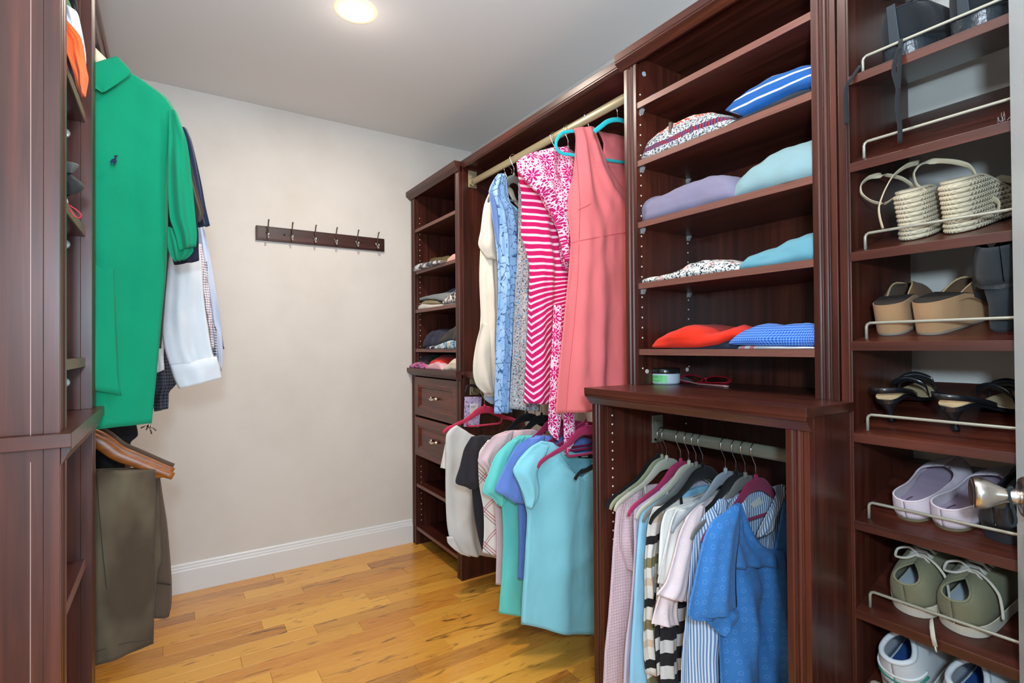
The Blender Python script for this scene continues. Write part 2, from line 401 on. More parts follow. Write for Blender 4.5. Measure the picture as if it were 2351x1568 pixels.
# ================================================ CABINETS
TZ = 2.105; CZ = 1.048
def stile_prof(xf, y0, y1, d=.019, sgn=1):
    """fluted upright: two grooves in its front face (front faces -X when sgn=1)"""
    w_ = y1-y0; P_ = []
    for a, q_ in ((0,0), (.22,0), (.26,.004), (.34,.005), (.40,.001), (.48,0), (.56,.004), (.64,.005), (.70,.001), (.76,0), (1,0)):
        P_.append((xf+sgn*q_, y0+a*w_))
    return P_+[(xf+sgn*d, y1), (xf+sgn*d, y0)]
def stile(name, par, xf, y0, y1, z0, z1, sgn=1, m=None): return obj(name, MB().prism(stile_prof(xf, y0, y1, .019, sgn), z0, z1, 'z'), m or WZ, par, bevel=.0006)
def panel(par, x0, x1, y0, y1, z0, z1, name='side_panel', m=None): return obj(name, MB().box(x0, x1, y0, y1, z0, z1), m or WZ, par, bevel=.0008)
def crown(par, xf, y0, y1, zt, sgn=1, name='crown', ends=True, slab=.022, over=.028, depth=.33, hh=.024):
    # slab on top with a cove moulding under its front edge, front toward -X
    P_ = [(xf-over*sgn, zt), (xf-over*sgn, zt-slab), (xf-(over-.002)*sgn, zt-slab-.001), (xf-(over-.002)*sgn, zt-slab-.006), (xf-(over-.007)*sgn, zt-slab-.009),
          (xf-.006*sgn, zt-slab-hh+.002), (xf-.004*sgn, zt-slab-hh), (xf+.004*sgn, zt-slab-hh), (xf+.004*sgn, zt-slab), (xf+depth*sgn, zt-slab), (xf+depth*sgn, zt)]
    return obj(name, MB().prism(P_, y0, y1, 'y'), WY, par, bevel=.0008)
def shelf(par, x0, x1, y0, y1, zb, name='shelf'):
    o = obj(name, MB().box(min(x0, x1), max(x0, x1), y0, y1, zb, zb+.019), WY, par, bevel=.0006); return o
def edgeband(par, xf, y0, y1, zb, h=.019, sgn=1):
    return obj('edge_band', MB().box(min(xf-.0012*sgn, xf), max(xf-.0012*sgn, xf), y0, y1, zb+.0005, zb+h-.0005), WE, par)
def pegs(par, xs, y, zs, ny):
    b = MB()
    for x in xs:
        for z in zs: b.lathe([(0, 0), (.0028, 0), (.0026, .0015), (0, .0016)], (x, y, z), (0, ny, 0), 8)
    return obj('peg_hole_cap', b, PEG, par, stuff=True)
def clip(par, x, y, z, ny):
    b = MB().lathe([(0,0), (.004,0), (.004,.010), (0,.010)], (x, y, z), (0, ny, 0), 10)
    b.prism([(y, z+.012), (y+ny*.016, z+.012), (y+ny*.016, z+.009), (y+ny*.004, z-.012), (y, z-.012)], x-.006, x+.006, 'x')
    return obj('shelf_clip', b, CLEAR, par)
XW = 1.525
# -- far tower with drawers
ft = thing('drawer_tower', 'narrow dark cherry shelf tower with two drawers against the white back wall', 'cabinet', (1.37, 2.67, 0))
fx = 1.215; fy0, fy1 = 2.352, 2.985
for a, b_ in ((fy0, fy0+.048), (fy1-.048, fy1)):
    panel(ft, fx+.019, XW, a, b_, 0, TZ-.022)
stile('stile', ft, fx, fy0, fy0+.048, 0, CZ-.045); stile('stile', ft, fx, fy1-.048, fy1, 0, CZ-.045)
stile('stile', ft, fx, fy0, fy0+.048, CZ, TZ-.046); stile('stile', ft, fx, fy1-.048, fy1, CZ, TZ-.046)
panel(ft, XW-.006, XW, fy0+.019, fy1-.019, .1, TZ-.022, 'back_panel')
crown(ft, fx, fy0-.004, fy1+.012, TZ)
crown(ft, fx, fy0-.004, fy1+.012, CZ, name='counter_top', slab=.019, depth=.31)
for z in (1.853, 1.603, 1.374, 1.143, .345, .09):
    s_ = shelf(ft, fx+.006, XW-.006, fy0+.019, fy1-.019, z); edgeband(s_, fx+.006, fy0+.048, fy1-.048, z)
pegs(ft, (fx+.035,), fy1-.048, [1.08+.032*i*1.0 for i in range(28)], -1)
pegs(ft, (fx+.035,), fy1-.048, [.14+.032*i for i in range(11)], -1)
DRW = wood('cherry_drawer', 'y', 1.9)
for z0, z1 in ((.772, .998), (.534, .760)):
    y0, y1 = fy0+.045, fy1-.045; b = MB()
    X0 = fx+.002
    # raised frame with a recessed bevelled centre
    def rect(ins, x): return [(x, y0+ins, z0+ins), (x, y1-ins, z0+ins), (x, y1-ins, z1-ins), (x, y0+ins, z1-ins)]
    loops = [rect(0, X0+.017), rect(0, X0), rect(.003, X0-.002), rect(.046, X0-.002), rect(.050, X0+.002), rect(.056, X0+.001), rect(.066, X0+.009), rect(.068, X0+.009)]
    vs = [p for l in loops for p in l]; fs = [(3,2,1,0)]
    for i in range(len(loops)-1): fs += [(i*4+k, i*4+(k+1)%4, (i+1)*4+(k+1)%4, (i+1)*4+k) for k in range(4)]
    n = (len(loops)-1)*4; fs.append((n, n+1, n+2, n+3)); b.add(vs, fs)
    d = obj('drawer', b, DRW, ft, bevel=.0008)
    cy, cz = (y0+y1)/2, (z0+z1)/2
    h = MB().tube([(X0+.009, cy-.034, cz+.002), (X0-.010, cy-.036, cz+.002), (X0-.018, cy-.026, cz), (X0-.020, cy, cz-.004), (X0-.018, cy+.026, cz), (X0-.010, cy+.036, cz+.002), (X0+.009, cy+.034, cz+.002)], [.006,.007,.0055,.0075,.0055,.007,.006], 10)
    for k in (-1, 1): h.lathe([(0, -.004), (.009, -.004), (.010, 0), (.006, .012), (0, .013)], (X0-.006, cy+.036*k, cz+.002), (1, 0, 0), 14)
    obj('handle', h, BRASSH, d, smooth=True)
# -- middle hanging bay
hb = thing('hanging_bay', 'cherry wood hanging bay with two champagne rods in the middle of the right wall', 'wardrobe', (1.42, 1.8, 1.0))
crown(hb, 1.232, 1.230, fy0-.006, TZ, name='top_rail', depth=.29, over=.010, hh=.014)
obj('side_cleat', MB().box(1.235, 1.30, 2.18, fy0-.006, CZ-.030, CZ), WY, hb, bevel=.0008)
obj('wall_rail', MB().box(XW+.002, XW+.012, 1.217, fy0-.006, 2.0, 2.05), mat('grey_rail', srgb(120,118,108), .5), hb)
obj('back_board', MB().box(XW-.006, XW, 1.217, fy0-.006, 1.82, TZ-.022), WY, hb)
def rodset(par, x, y0, y1, z, m, r=.0155):
    rod = obj('closet_rod', MB().add([(x+r*.62*math.cos(k*math.pi/8), yy, z+r*1.15*math.sin(k*math.pi/8)) for yy in (y0, y1) for k in range(16)],
        [(k, (k+1)%16, 16+(k+1)%16, 16+k) for k in range(16)]+[tuple(range(16)), tuple(range(16,32))]), m, par, smooth=False, bevel=.001)
    rod.data.polygons.foreach_set('use_smooth', [True]*len(rod.data.polygons))
    for yy, s in ((y0, 1), (y1, -1)):
        b = MB().box(x-.024, x+.024, min(yy, yy+s*.005), max(yy, yy+s*.005), z-.028, z+.058)
        b.box(x-.017, x+.017, min(yy+s*.005, yy+s*.016), max(yy+s*.005, yy+s*.016), z-.022, z-.012)
        b.box(x-.017, x-.012, min(yy+s*.005, yy+s*.016), max(yy+s*.005, yy+s*.016), z-.022, z+.010)
        b.box(x+.012, x+.017, min(yy+s*.005, yy+s*.016), max(yy+s*.005, yy+s*.016), z-.022, z+.010)
        b.box(x-.012, x+.012, min(yy+s*.005, yy+s*.008), max(yy+s*.005, yy+s*.008), z+.024, z+.040)
        obj('rod_flange', b, m, rod, bevel=.003)
    return rod
RX = 1.29; RZU, RZL, RZB = 2.010, .955, .894
rodset(hb, RX, 1.216, fy0-.001, RZU, RODM); rodset(hb, RX, 1.201, fy0-.001, RZL, RODM)
# -- near hutch
hy0, hy1 = .575, 1.215; hx = 1.225
hu = thing('shelf_hutch', 'tall cherry shelf hutch full of folded clothes, standing on the base cabinet', 'cabinet', (1.37, .895, CZ))
for a, b_ in ((hy0, hy0+.052), (hy1-.052, hy1)): panel(hu, hx+.019, XW, a, b_, CZ, TZ-.022)
stile('stile', hu, hx, hy0, hy0+.052, CZ, TZ-.046); stile('stile', hu, hx, hy1-.052, hy1, CZ, TZ-.046)
panel(hu, XW-.006, XW, hy0+.019, hy1-.019, CZ, TZ-.022, 'back_panel')
obj('back_seam', MB().box(XW-.0075, XW-.006, .80, .803, CZ, TZ-.03), WZ, hu)
crown(hu, hx, hy0-.003, hy1+.014, TZ, depth=.30)
HS = (1.915, 1.732, 1.539, 1.348, 1.142)
for i, z in enumerate(HS):
    s_ = shelf(hu, hx+.004, XW-.006, hy0+.052, hy1-.052, z); edgeband(s_, hx+.004, hy0+.052, hy1-.052, z)
    if i < 4:
        clip(s_, 1.245, hy1-.052, z-.003, -1); clip(s_, 1.465, hy1-.052, z-.003, -1)
pz = [z for z in [1.10+.032*i for i in range(28)] if min(abs(z-q-.01) for q in HS) > .02]
pegs(hu, (1.243, 1.465), hy1-.052, pz, -1)
obj('cam_cap', MB().lathe([(0,0), (.008,0), (.0075,.002), (0,.0022)], (1.262, hy1-.052, 2.035), (0,-1,0), 20), mat('grey_cap', srgb(150,165,178), .4), hu)
obj('cam_cap', MB().lathe([(0,0), (.007,0), (.0065,.002), (0,.0022)], (1.262, hy1-.052, 1.09), (0,-1,0), 20), PEG, hu)
obj('cam_cap', MB().lathe([(0,0), (.007,0), (.0065,.002), (0,.0022)], (1.455, hy1-.052, 1.09), (0,-1,0), 20), PEG, hu)
# -- base cabinet
bx = 1.06
bc = thing('base_cabinet', 'deep cherry base cabinet with an open front and rod of hanging blouses', 'cabinet', (1.3, .87, 0))
panel(bc, bx+.019, 1.221, .555, .603, 0, CZ-.019); panel(bc, bx+.019, XW, 1.150, 1.195, 0, CZ-.019); panel(bc, 1.221, XW, .5725, .5745, 0, CZ-.019, 'inner_side_panel')
stile('stile', bc, bx, .555, .603, 0, CZ-.043); stile('stile', bc, bx, 1.150, 1.195, 0, CZ-.043)
panel(bc, XW-.006, XW, .574, 1.176, .02, CZ-.019, 'back_panel')
ct = obj('counter_top', MB().prism([(bx-.028, .545), (1.221, .545), (1.221, .5725), (XW, .5725), (XW, 1.199), (bx-.028, 1.199)], CZ-.019, CZ, 'z'), WY, bc, bevel=.0008)
obj('counter_moulding', MB().prism([(bx-.026, CZ-.019), (bx-.026, CZ-.026), (bx-.020, CZ-.029), (bx-.006, CZ-.047), (bx-.004, CZ-.049), (bx+.004, CZ-.049), (bx+.004, CZ-.019)], .548, 1.199, 'y'), WY, ct, bevel=.0008)
pegs(bc, (1.098,), 1.150, [.965-.0262*i for i in range(28)], -1)
pegs(bc, (1.43,), 1.150, [.965-.0262*i for i in range(3)], -1)
rodset(bc, RX, .5755, 1.150, RZB, RODG)
# -- shoe tower
sh = thing('shoe_rack', 'tall cherry shoe tower with slanted shelves and metal retaining rails beside the door', 'shoe rack', (1.37, .26, 0))
sy0, sy1 = -.06, .553
for a, b_ in ((sy0, sy0+.019), (sy1-.005, sy1+.0)): panel(sh, hx, XW, a, b_, 0, 2.36)
panel(sh, hx-.001, hx+.018, sy1, sy1+.017, 0, 2.36, 'stile')
SH = [(1.935,.08), (1.737,.08), (1.549,.165), (1.358,.092), (1.167,.092), (.972,.10), (.786,.10), (.598,.10), (.41,.10), (.22,.10)]
def shelf_z(i, x): z, r = SH[i]; return z+.0095 + r*(x-hx)/.285     # top surface
for i, (z, r) in enumerate(SH):
    zb = z-.0095; sl = r/.285
    s_ = obj('slanted_shelf', MB().prism([(hx-.002, zb), (hx-.002, zb+.019), (hx+.285, zb+.019+r), (hx+.285, zb+r)], sy0+.019, sy1-.005, 'y'), WY, sh, bevel=.0006)
    x = hx+.018; zz = zb+.019+.018*sl
    ya, yb_ = sy0+.037, sy1-.025
    path = [(x, yb_, zz-.003), (x, yb_, zz+.026), (x, yb_-.002, zz+.031), (x, yb_-.007, zz+.034), (x, ya+.007, zz+.034), (x, ya+.002, zz+.031), (x, ya, zz+.026), (x, ya, zz-.003)]
    obj('shelf_rail', MB().tube(path, .0030, 10), RAILM, s_, smooth=True)
crown(sh, hx, sy0-.01, sy1+.0, 2.38, name='crown', depth=.30)
# -- left side : tower and hanging bay
LX = -.140; LY0, LY1 = 1.028, 1.466; LW = -.50
lw = thing('left_shelf_tower', 'dark cherry shelf tower in the left foreground seen from its flat side', 'cabinet', (-.3, 1.25, 0))
for z0, z1 in ((0, CZ-.019), (CZ, 2.36)):
    panel(lw, LW, LX-.019, LY0, LY0+.019, z0, z1)
    panel(lw, LW, LX-.019, LY1-.060, LY1, z0, z1)
    for ya in (LY0, LY1-.060):
        obj('stile', MB().prism(stile_prof(LX, ya, ya+.060, .019, -1), z0, z1, 'z'), WZ, lw, bevel=.0006)
    obj('panel_seam', MB().box(LX-.0335, LX-.0325, LY0-.0006, LY0, z0, z1-.02), mat('pale_seam', srgb(150,120,112), .5), lw)
panel(lw, LW-.006, LW, LY0, LY1, 0, 2.36, 'back_panel')
P_ = [(LW, LY0-.016), (LX+.005, LY0-.016), (LX+.017, LY0-.004), (LX+.017, LY1-.02), (LX+.017, LY1), (LW, LY1)]
lc = obj('counter_top', MB().prism([(LW, LY0-.016), (LX+.015, LY0-.016), (LX+.015, LY1-.035), (LX+.015, LY1), (LW, LY1)], CZ-.020, CZ, 'z'), WX, lw, bevel=.0008)
obj('counter_moulding', MB().prism([(LX+.013, CZ-.020), (LX+.013, CZ-.026), (LX+.002, CZ-.048), (LX+.0004, CZ-.048), (LX+.0004, CZ-.020)], LY0, LY1-.03, 'y'), WX, lc, bevel=.0008)
LS = (2.02, 1.80, 1.61, 1.42, 1.235, 1.143, .73, .40, .09)
for z in (1.92, 1.648, 1.408, 1.137, .718, .40, .09):
    s_ = shelf(lw, LW, LX-.012, LY0+.019, LY1-.060, z); edgeband(s_, LX-.012, LY0+.06, LY1-.06, z, sgn=-1)
for z in (1.62, 1.39, 1.105):
    o = obj('cam_cap', MB().lathe([(0,0), (.010,0), (.009,.003), (.004,.004), (.003,.009), (0,.009)], (LX-.045, LY1-.060, z), (0,-1,0), 20), mat('clear_cap', (.45,.42,.42), .2), lw)
lb = thing('left_hanging_bay', 'dark cherry hanging bay with two rods behind the green polo shirt', 'wardrobe', (-.3, 2.2, 0))
panel(lb, LW, LX-.019, YB-.024, YB-.005, 0, TZ-.022)
stile('stile', lb, LX-.019, YB-.05, YB-.005, 0, TZ-.046, -1)
crown(lb, LX-.035, LY1, YB-.005, TZ, -1, name='top_rail', depth=.30, over=.012, hh=.05)
panel(lb, LW-.006, LW, LY1, YB-.024, 0, TZ-.022, 'back_panel')
LRX = -.235; LRU, LRL = 1.955, 1.045
rodset(lb, LRX, LY1, YB-.024, LRU, RODM); rodset(lb, LRX, LY1, YB-.024, LRL, RODM)

# ---- coat-hook rail on the back wall
hr = thing('coat_hook_rail', 'dark wooden rail with six double metal hooks screwed to the back wall', 'coat rack', (.707, 2.98, 1.77))
z0 = 1.733; z1 = 1.808
obj('board', MB().box(.366, 1.049, 2.984, 3.0, z0, z1), wood('espresso_board', 'x', .55), hr, bevel=.003)
obj('board_front', MB().box(.374, 1.041, 2.981, 2.985, z0+.008, z1-.008), wood('espresso_face', 'x', .75), hr, bevel=.001)
for k, px in enumerate((615, 670, 723, 771, 820, 866)):
    x = P(px, 535, Y=2.97).x; y = 2.981; h = MB(); zc = 1.772 - .0
    h.lathe([(0,0), (.008,0), (.009,.002), (.007,.004), (0,.005)], (x, y, zc), (0,-1,0), 14)
    h.tube([(x, y-.002, zc-.012), (x, y-.012, zc+.004), (x, y-.020, zc+.022), (x, y-.026, zc+.040), (x, y-.034, zc+.054), (x, y-.044, zc+.060)], [.003,.0036,.0034,.0032,.0034,.0046], 8)
    obj('hook', h, IRON, hr, smooth=True)
    h = MB().tube([(x, y-.002, zc+.004), (x, y-.010, zc-.012), (x, y-.020, zc-.026), (x, y-.032, zc-.028), (x, y-.040, zc-.018), (x, y-.042, zc-.006)], [.004,.0036,.0034,.0034,.0036,.0046], 8)
    obj('hook', h, CHROME, hr, smooth=True)
for px in (653, 829):
    x = P(px, 541, Y=2.98).x; obj('screw_cap', MB().lathe([(0,0), (.005,0), (.004,.003), (0,.0035)], (x, 2.981, 1.772), (0,-1,0), 12), BLACKP, hr, smooth=True)

# ================================================ SOFT GOODS
def fnoise(p, s=1.0, seed=0): return noise.noise(Vector((p[0]*s+seed*7.3, p[1]*s+seed*3.1, p[2]*s-seed*5.7)))
def cloth(name, m, parent, rows, Y, cx=None, T=.018, nf=3, amp=.006, drift=.6, phase=0.0, dip=None, N=30, R=44, wr=.004, hem=.0, lean=0.0, origin=None, grow=1.0, sub=0, solid=.0012, seed=None):
    """hanging double sheet. rows = [(left px, right px|None)], top to bottom, on the plane Y; None mirrors about cx.
    folds swing in depth and deepen toward the hem; dip = (u0,u1,front depth,back depth) cuts the neckline"""
    L = []; Rr = []
    for l, r in rows:
        a = P(l[0], l[1], Y=Y); b = P(r[0], r[1], Y=Y) if r is not None else Vector((2*cx-a.x, Y, a.z))
        L.append(a); Rr.append(b)
    n = len(rows); tl = crom(L, R); tr = crom(Rr, R)
    if seed is None: seed = (sum(ord(c) for c in name)+int(Y*1000)) % 97
    mb = MB(); idx = {}
    for side in (0, 1):
        for j in range(R):
            v = j/(R-1); d = min(1, v*1.4)**.8
            for i in range(N+1):
                u = i/N; s = 2*u-1; p = tl[j].lerp(tr[j], u)
                wid = (tr[j]-tl[j]).length
                if side == 1 and i in (0, N): idx[(side, j, i)] = idx[(0, j, i)]; continue
                prof = (1-abs(s)**3.2)
                th = T*prof*(.35+.65*min(1, v*4))*min(1, wid/.12)
                fold = amp*(.25+.75*d*grow)*math.sin(2*math.pi*(nf*u+phase+drift*v*.3+.15*math.sin(3*v+seed)))*prof**.5
                fold += amp*.45*d*math.sin(2*math.pi*(nf*2.3*u+phase*2.1-drift*v*.5)+seed)*prof
                fold += wr*fnoise(p, 9, seed)*2*prof + wr*.7*fnoise((p.x, p.y, p.z*.5), 22, seed+3)*prof
                fold += amp*1.1*(.3+.7*d)*noise.noise(Vector((p.x*15+seed, seed*1.7, p.z*2.0)))*prof + wr*.8*noise.noise(Vector((p.x*26+seed+p.z*9, 3.3+seed, p.z*14-p.x*8)))*prof
                y = p.y + fold + (th if side else -th*.7) + lean*v
                z = p.z
                if dip:
                    u0, u1, df, db = dip
                    if u0 < u < u1:
                        q_ = 1-abs((u-u0)/(u1-u0)*2-1)
                        dd_ = db if side else df
                        z -= (dd_*q_**(.9 if side == 0 else .6))*max(0, 1-v*3.2)
                if hem: z += hem*math.sin(2*math.pi*(nf*u+phase)+1)*max(0, (v-.8)*5)
                idx[(side, j, i)] = len(mb.v); xx = 1.502+(p.x-1.502)*.05 if p.x > 1.502 else (-.485+(p.x+.485)*.05 if p.x < -.485 else p.x); mb.v.append(Vector((xx, y, z)))
        for j in range(R-1):
            for i in range(N):
                q_ = (idx[(side,j,i)], idx[(side,j,i+1)], idx[(side,j+1,i+1)], idx[(side,j+1,i)])
                mb.f.append(q_ if side == 0 else q_[::-1])
    return obj(name, mb, m, parent, smooth=True, origin=origin, solid=solid, sub=sub)

VELVET = {k: fabric('velvet_'+k, c, .85, .12, 700, .2, .12, wrink=0) for k, c in dict(black=S3(8,8,10), maroon=S3(138,28,74), pink=S3(205,52,86), cream=S3(186,182,164), grey=S3(112,110,106), silver=S3(150,156,164), sage=S3(150,152,122), teal=S3(20,188,200), magenta=S3(168,42,88), white=S3(214,216,218)).items()}
def hanger(label, col, Y, xc, zr, group=None, sag=0.0, yaw=0.0, notch=True, bar=True, hw=.222, drop=.115, off=.080):
    """velvet hanger hooked over the rod whose centre is (xc, Y, zr)"""
    h = thing('clothes_hanger', label, 'hanger', (xc, Y, zr), group)
    R_ = Matrix.Translation((xc, Y, zr)) @ Matrix.Rotation(yaw, 4, 'Z') @ Matrix.Rotation(sag, 4, 'Y')
    zt = -off; k = drop/.115; w_ = hw/.222
    arm = [(.222,-.118,.005), (.212,-.103,.0075), (.185,-.088,.008), (.178,-.086,.0068), (.150,-.076,.0085), (.105,-.060,.0095), (.070,-.040,.0125), (.035,-.016,.0165), (0,-.010,.018)]
    pts = [(-a*w_, zt+b*k, c) for a, b, c in arm] + [(a*w_, zt+b*k, c) for a, b, c in arm[-2::-1]]
    cp = crom([(x, c, z) for x, z, c in pts], 44)
    b = MB().tube([(q_.x, 0, q_.z) for q_ in cp], [q_.y for q_ in cp], 12, flat=((0,1,0), .003))
    if bar: b.tube([(-.098, 0, zt-.060*k), (-.094, 0, zt-.080*k-.006), (-.086, 0, zt-.094*k), (-.07, 0, zt-.096*k), (.07, 0, zt-.096*k), (.086, 0, zt-.094*k), (.094, 0, zt-.080*k-.006), (.098, 0, zt-.060*k)], .0048, 8, flat=((0,1,0), .003))
    b.lathe([(0,-.006), (.006,-.006), (.005,.010), (0,.011)], (0, 0, zt+.006), (0,0,1), 10)
    obj('hanger_body', b, VELVET[col], h, smooth=True, matrix=R_)
    hk = [(0,0,zt+.01), (0,0,-.040)] + [(math.cos(math.radians(a))*.0212, 0, math.sin(math.radians(a))*.0212+.0) for a in range(215, -40, -15)]
    obj('hook', MB().tube(hk, .0015, 6), CHROME, h, smooth=True, matrix=R_)
    return h
def garment(name, label, cat, Y, z=1.0, x=RX, group=None): return thing(name, label, cat, (x, Y, z), group)

# ---------------- left bay: green polo and what hangs behind it
PG = fabric('green_pique', S3(0,130,92), .9, .07, 900, .35)
g = garment('polo_shirt', 'large bright green short-sleeved polo shirt hanging in front of the left bay', 'shirt', 1.52, 1.9, -.2)
cxl = -.195
cloth('body', PG, g, [((262,160),None), ((300,168),None), ((345,197),None), ((385,228),None), ((402,262),None), ((392,330),None), ((386,420),None), ((385,540),None), ((380,640),None), ((370,740),None), ((362,830),None), ((355,900),None), ((348,972),None)], 1.52, cxl, T=.035, nf=2, amp=.010, R=60, N=44, dip=(.32,.68,.02,.0))
cloth('front_panel', PG, g, [((180,470),(262,470)), ((160,600),(262,600)), ((150,720),(266,720)), ((150,800),(270,810)), ((150,850),(274,880)), ((150,880),(281,905))], 1.504, lean=-.030, T=.006, nf=1, amp=.004, R=30)
cloth('sleeve', PG, g, [((388,250),(404,255)), ((388,300),(428,322)), ((386,360),(436,375)), ((386,430),(444,450)), ((390,500),(449,505)), ((402,535),(452,538)), ((412,575),(450,566))], 1.49, T=.03, nf=1, amp=.008, R=34, N=20)
cloth('sleeve_cuff', PG, g, [((386,520),(410,530)), ((385,545),(440,560)), ((386,570),(444,575)), ((392,588),(438,585)), ((400,600),(425,596))], 1.50, T=.025, nf=2.5, amp=.008, N=20, R=16)
cloth('collar', PG, g, [((200,150),(268,129)), ((195,170),(284,145)), ((200,185),(300,166)), ((215,200),(272,190)), ((234,212),(240,211))], 1.478, T=.008, nf=.5, amp=.002, R=18)
cloth('collar_stand', fabric('green_inner', S3(0,105,80)), g, [((195,140),(270,134)), ((195,160),(262,160))], 1.525, T=.006, R=8, nf=.5, amp=.001)
# embroidered rider on a horse
EMB = fabric('navy_thread', S3(22,30,62), .7)
b = MB()
def dotpoly(pts, Y=1.470, th=.0016): b.slab([P(x, y, Y=Y) for x, y in pts], (0, -th, 0))
EY = 1.4605
dotpoly([(256,366),(262,364),(267,367),(268,371),(263,374),(257,372)], EY); dotpoly([(262,366),(266,357),(269,357),(267,366)], EY)
dotpoly([(253,370),(257,367),(257,371),(254,375)], EY); dotpoly([(257,372),(259,372),(256,379),(254,378)], EY); dotpoly([(261,373),(264,373),(261,381),(259,380)], EY)
dotpoly([(265,371),(268,371),(264,379),(262,378)], EY); dotpoly([(262,357),(265,357),(265,361),(262,361)], EY); dotpoly([(266,359),(271,356.5),(271.3,358),(266,360.5)], EY); dotpoly([(253,371),(253.8,371.4),(252.6,376),(252,375.5)], EY)
obj('embroidered_emblem', b, EMB, g, label='small navy embroidered horse and rider emblem')
PW = mat('pale_wood', srgb(214,198,168), .45)
h = thing('wooden_hanger', 'pale wooden hanger inside the collar of the green polo shirt', 'hanger', (cxl-.01, 1.52, LRU))
R_ = Matrix.Translation((cxl-.01, 1.522, LRU))
obj('hanger_body', MB().tube([(-.21,0,-.225), (-.15,0,-.185), (-.085,0,-.135), (-.04,0,-.095), (0,0,-.075), (.04,0,-.095), (.085,0,-.135), (.10,0,-.155)], [.010,.012,.014,.017,.020,.017,.014,.010], 12, flat=((0,1,0), .007)).tube([(-.12,0,-.19), (.12,0,-.19)], .005, 8), PW, h, smooth=True, matrix=R_)
obj('hook', MB().tube([(0,0,-.06), (0,0,-.03)]+[(math.cos(math.radians(a))*.021, 0, math.sin(math.radians(a))*.021) for a in range(235, -40, -15)], .0018, 6), CHROME, h, smooth=True, matrix=R_)

NV = fabric('navy_pique', S3(34,34,52), .9, .08)
def simple_shirt(name, label, m, Y, body, sleeves, cat='shirt', x=-.2, z=1.8, **k):
    g = garment(name, label, cat, Y, z, x)
    if body: cloth('body', m, g, body, Y, x, **k)
    else: cloth('body', m, g, [((312,200),None), ((352,260),None), ((356,420),None), ((340,600),None)], Y, -.2, T=.012, N=12, R=12)
    obj('hanger_hook', MB().tube([(x, Y, LRU-.14), (x, Y, LRU-.035)]+[(x+math.cos(math.radians(a_))*.021, Y, LRU+math.sin(math.radians(a_))*.021) for a_ in range(235, -40, -25)]+[], .0016, 6), CHROME, g)
    if name != 'x': obj('hanger_arm', MB().tube([(x-.13, Y, LRU-.20), (x, Y, LRU-.13), (x+.12, Y, LRU-.20)], .006, 8), PW, g)
    for s_ in sleeves:
        mm = s_[2] if len(s_) > 2 else m
        cloth('sleeve', mm, g, s_[0], Y+s_[1], T=.02, nf=1.3, amp=.006, N=20, R=30)
    return g
simple_shirt('polo_shirt', 'dark navy polo shirt whose sleeve hem shows just below the green sleeve', NV, 1.60, [((300,170),None), ((392,250),None), ((392,420),None), ((384,600),None), ((350,900),None)], [([((395,300),(415,300)), ((395,420),(440,420)), ((390,530),(455,530)), ((392,580),(456,575)), ((400,608),(457,598))], -.01)])
simple_shirt('brown_shirt', 'dark brown shirt with a shiny open sleeve behind the green polo sleeve', fabric('brown_check', S3(72,58,50)), 1.68, [((310,190),None), ((388,270),None), ((386,500),None), ((370,800),None)], [([((410,300),(425,310)), ((420,380),(440,380)), ((430,440),(458,455)), ((440,480),(468,490)), ((445,515),(462,508))], -.01)])
simple_shirt('polo_shirt', 'blue navy polo shirt with a long straight sleeve edge against the white wall', fabric('blue_navy', S3(34,42,66), .9, .08), 1.76, [((315,200),None), ((395,280),None), ((392,500),None), ((370,800),None)], [([((415,290),(428,296)), ((425,330),(440,325)), ((430,420),(462,420)), ((440,480),(472,475)), ((455,522),(482,518))], -.01)])
WH = fabric('white_cotton', S3(208,210,214), .8, .03)
g = simple_shirt('dress_shirt', 'white long-sleeved dress shirt with a broad buttoned cuff behind the green polo', WH, 1.86, [((315,230),None), ((380,300),None), ((400,560),None), ((385,700),None), ((376,800),None), ((376,850),None)], [([((400,520),(452,540)), ((385,600),(462,600)), ((376,690),(468,690)), ((372,760),(480,770)), ((378,800),(488,812)), ((392,845),(496,830))], -.03)])
cloth('cuff', WH, g, [((390,838),(497,818)), ((398,865),(504,842)), ((411,892),(508,868))], 1.822, T=.022, nf=1, amp=.003, N=20, R=12)
GC = pat_check(.008, S3(226,220,222), S3(120,70,88), .4); GN = pat_check(.009, S3(214,216,224), S3(44,46,84), .45)
simple_shirt('checked_shirt', 'white shirt with small plum checks, a narrow strip behind the white cuff', fabric('plum_check', (1,1,1), pattern=GC), 1.95, None, [([((448,560),(462,560)), ((455,640),(476,640)), ((462,700),(484,700)), ((475,760),(490,765)), ((482,800),(492,800))], 0)])
simple_shirt('checked_shirt', 'white shirt with navy checks, just right of the plum checked strip', fabric('navy_check', (1,1,1), pattern=GN), 2.02, None, [([((470,600),(475,600)), ((480,720),(486,725)), ((484,745),(498,760)), ((485,780),(499,790)), ((490,820),(499,824))], 0)])
simple_shirt('oxford_shirt', 'pale blue oxford shirt sleeve hanging furthest right in the left bay', fabric('pale_blue_oxford', S3(176,184,204), .85, .04), 2.08, [((330,230),None), ((395,300),None), ((400,560),None), ((385,800),None)], [([((450,500),(468,520)), ((455,580),(482,590)), ((465,660),(494,660)), ((475,740),(506,740)), ((485,800),(512,810)), ((495,850),(509,852))], 0)])
simple_shirt('zip_jacket', 'black jacket showing only as a thin dark edge with a zip pull by the wall', fabric('black_nylon', S3(26,26,28), .5), 2.16, None, [([((480,640),(492,680)), ((488,700),(500,720)), ((498,750),(508,760)), ((502,790),(513,795)), ((508,803),(515,801))], 0)])
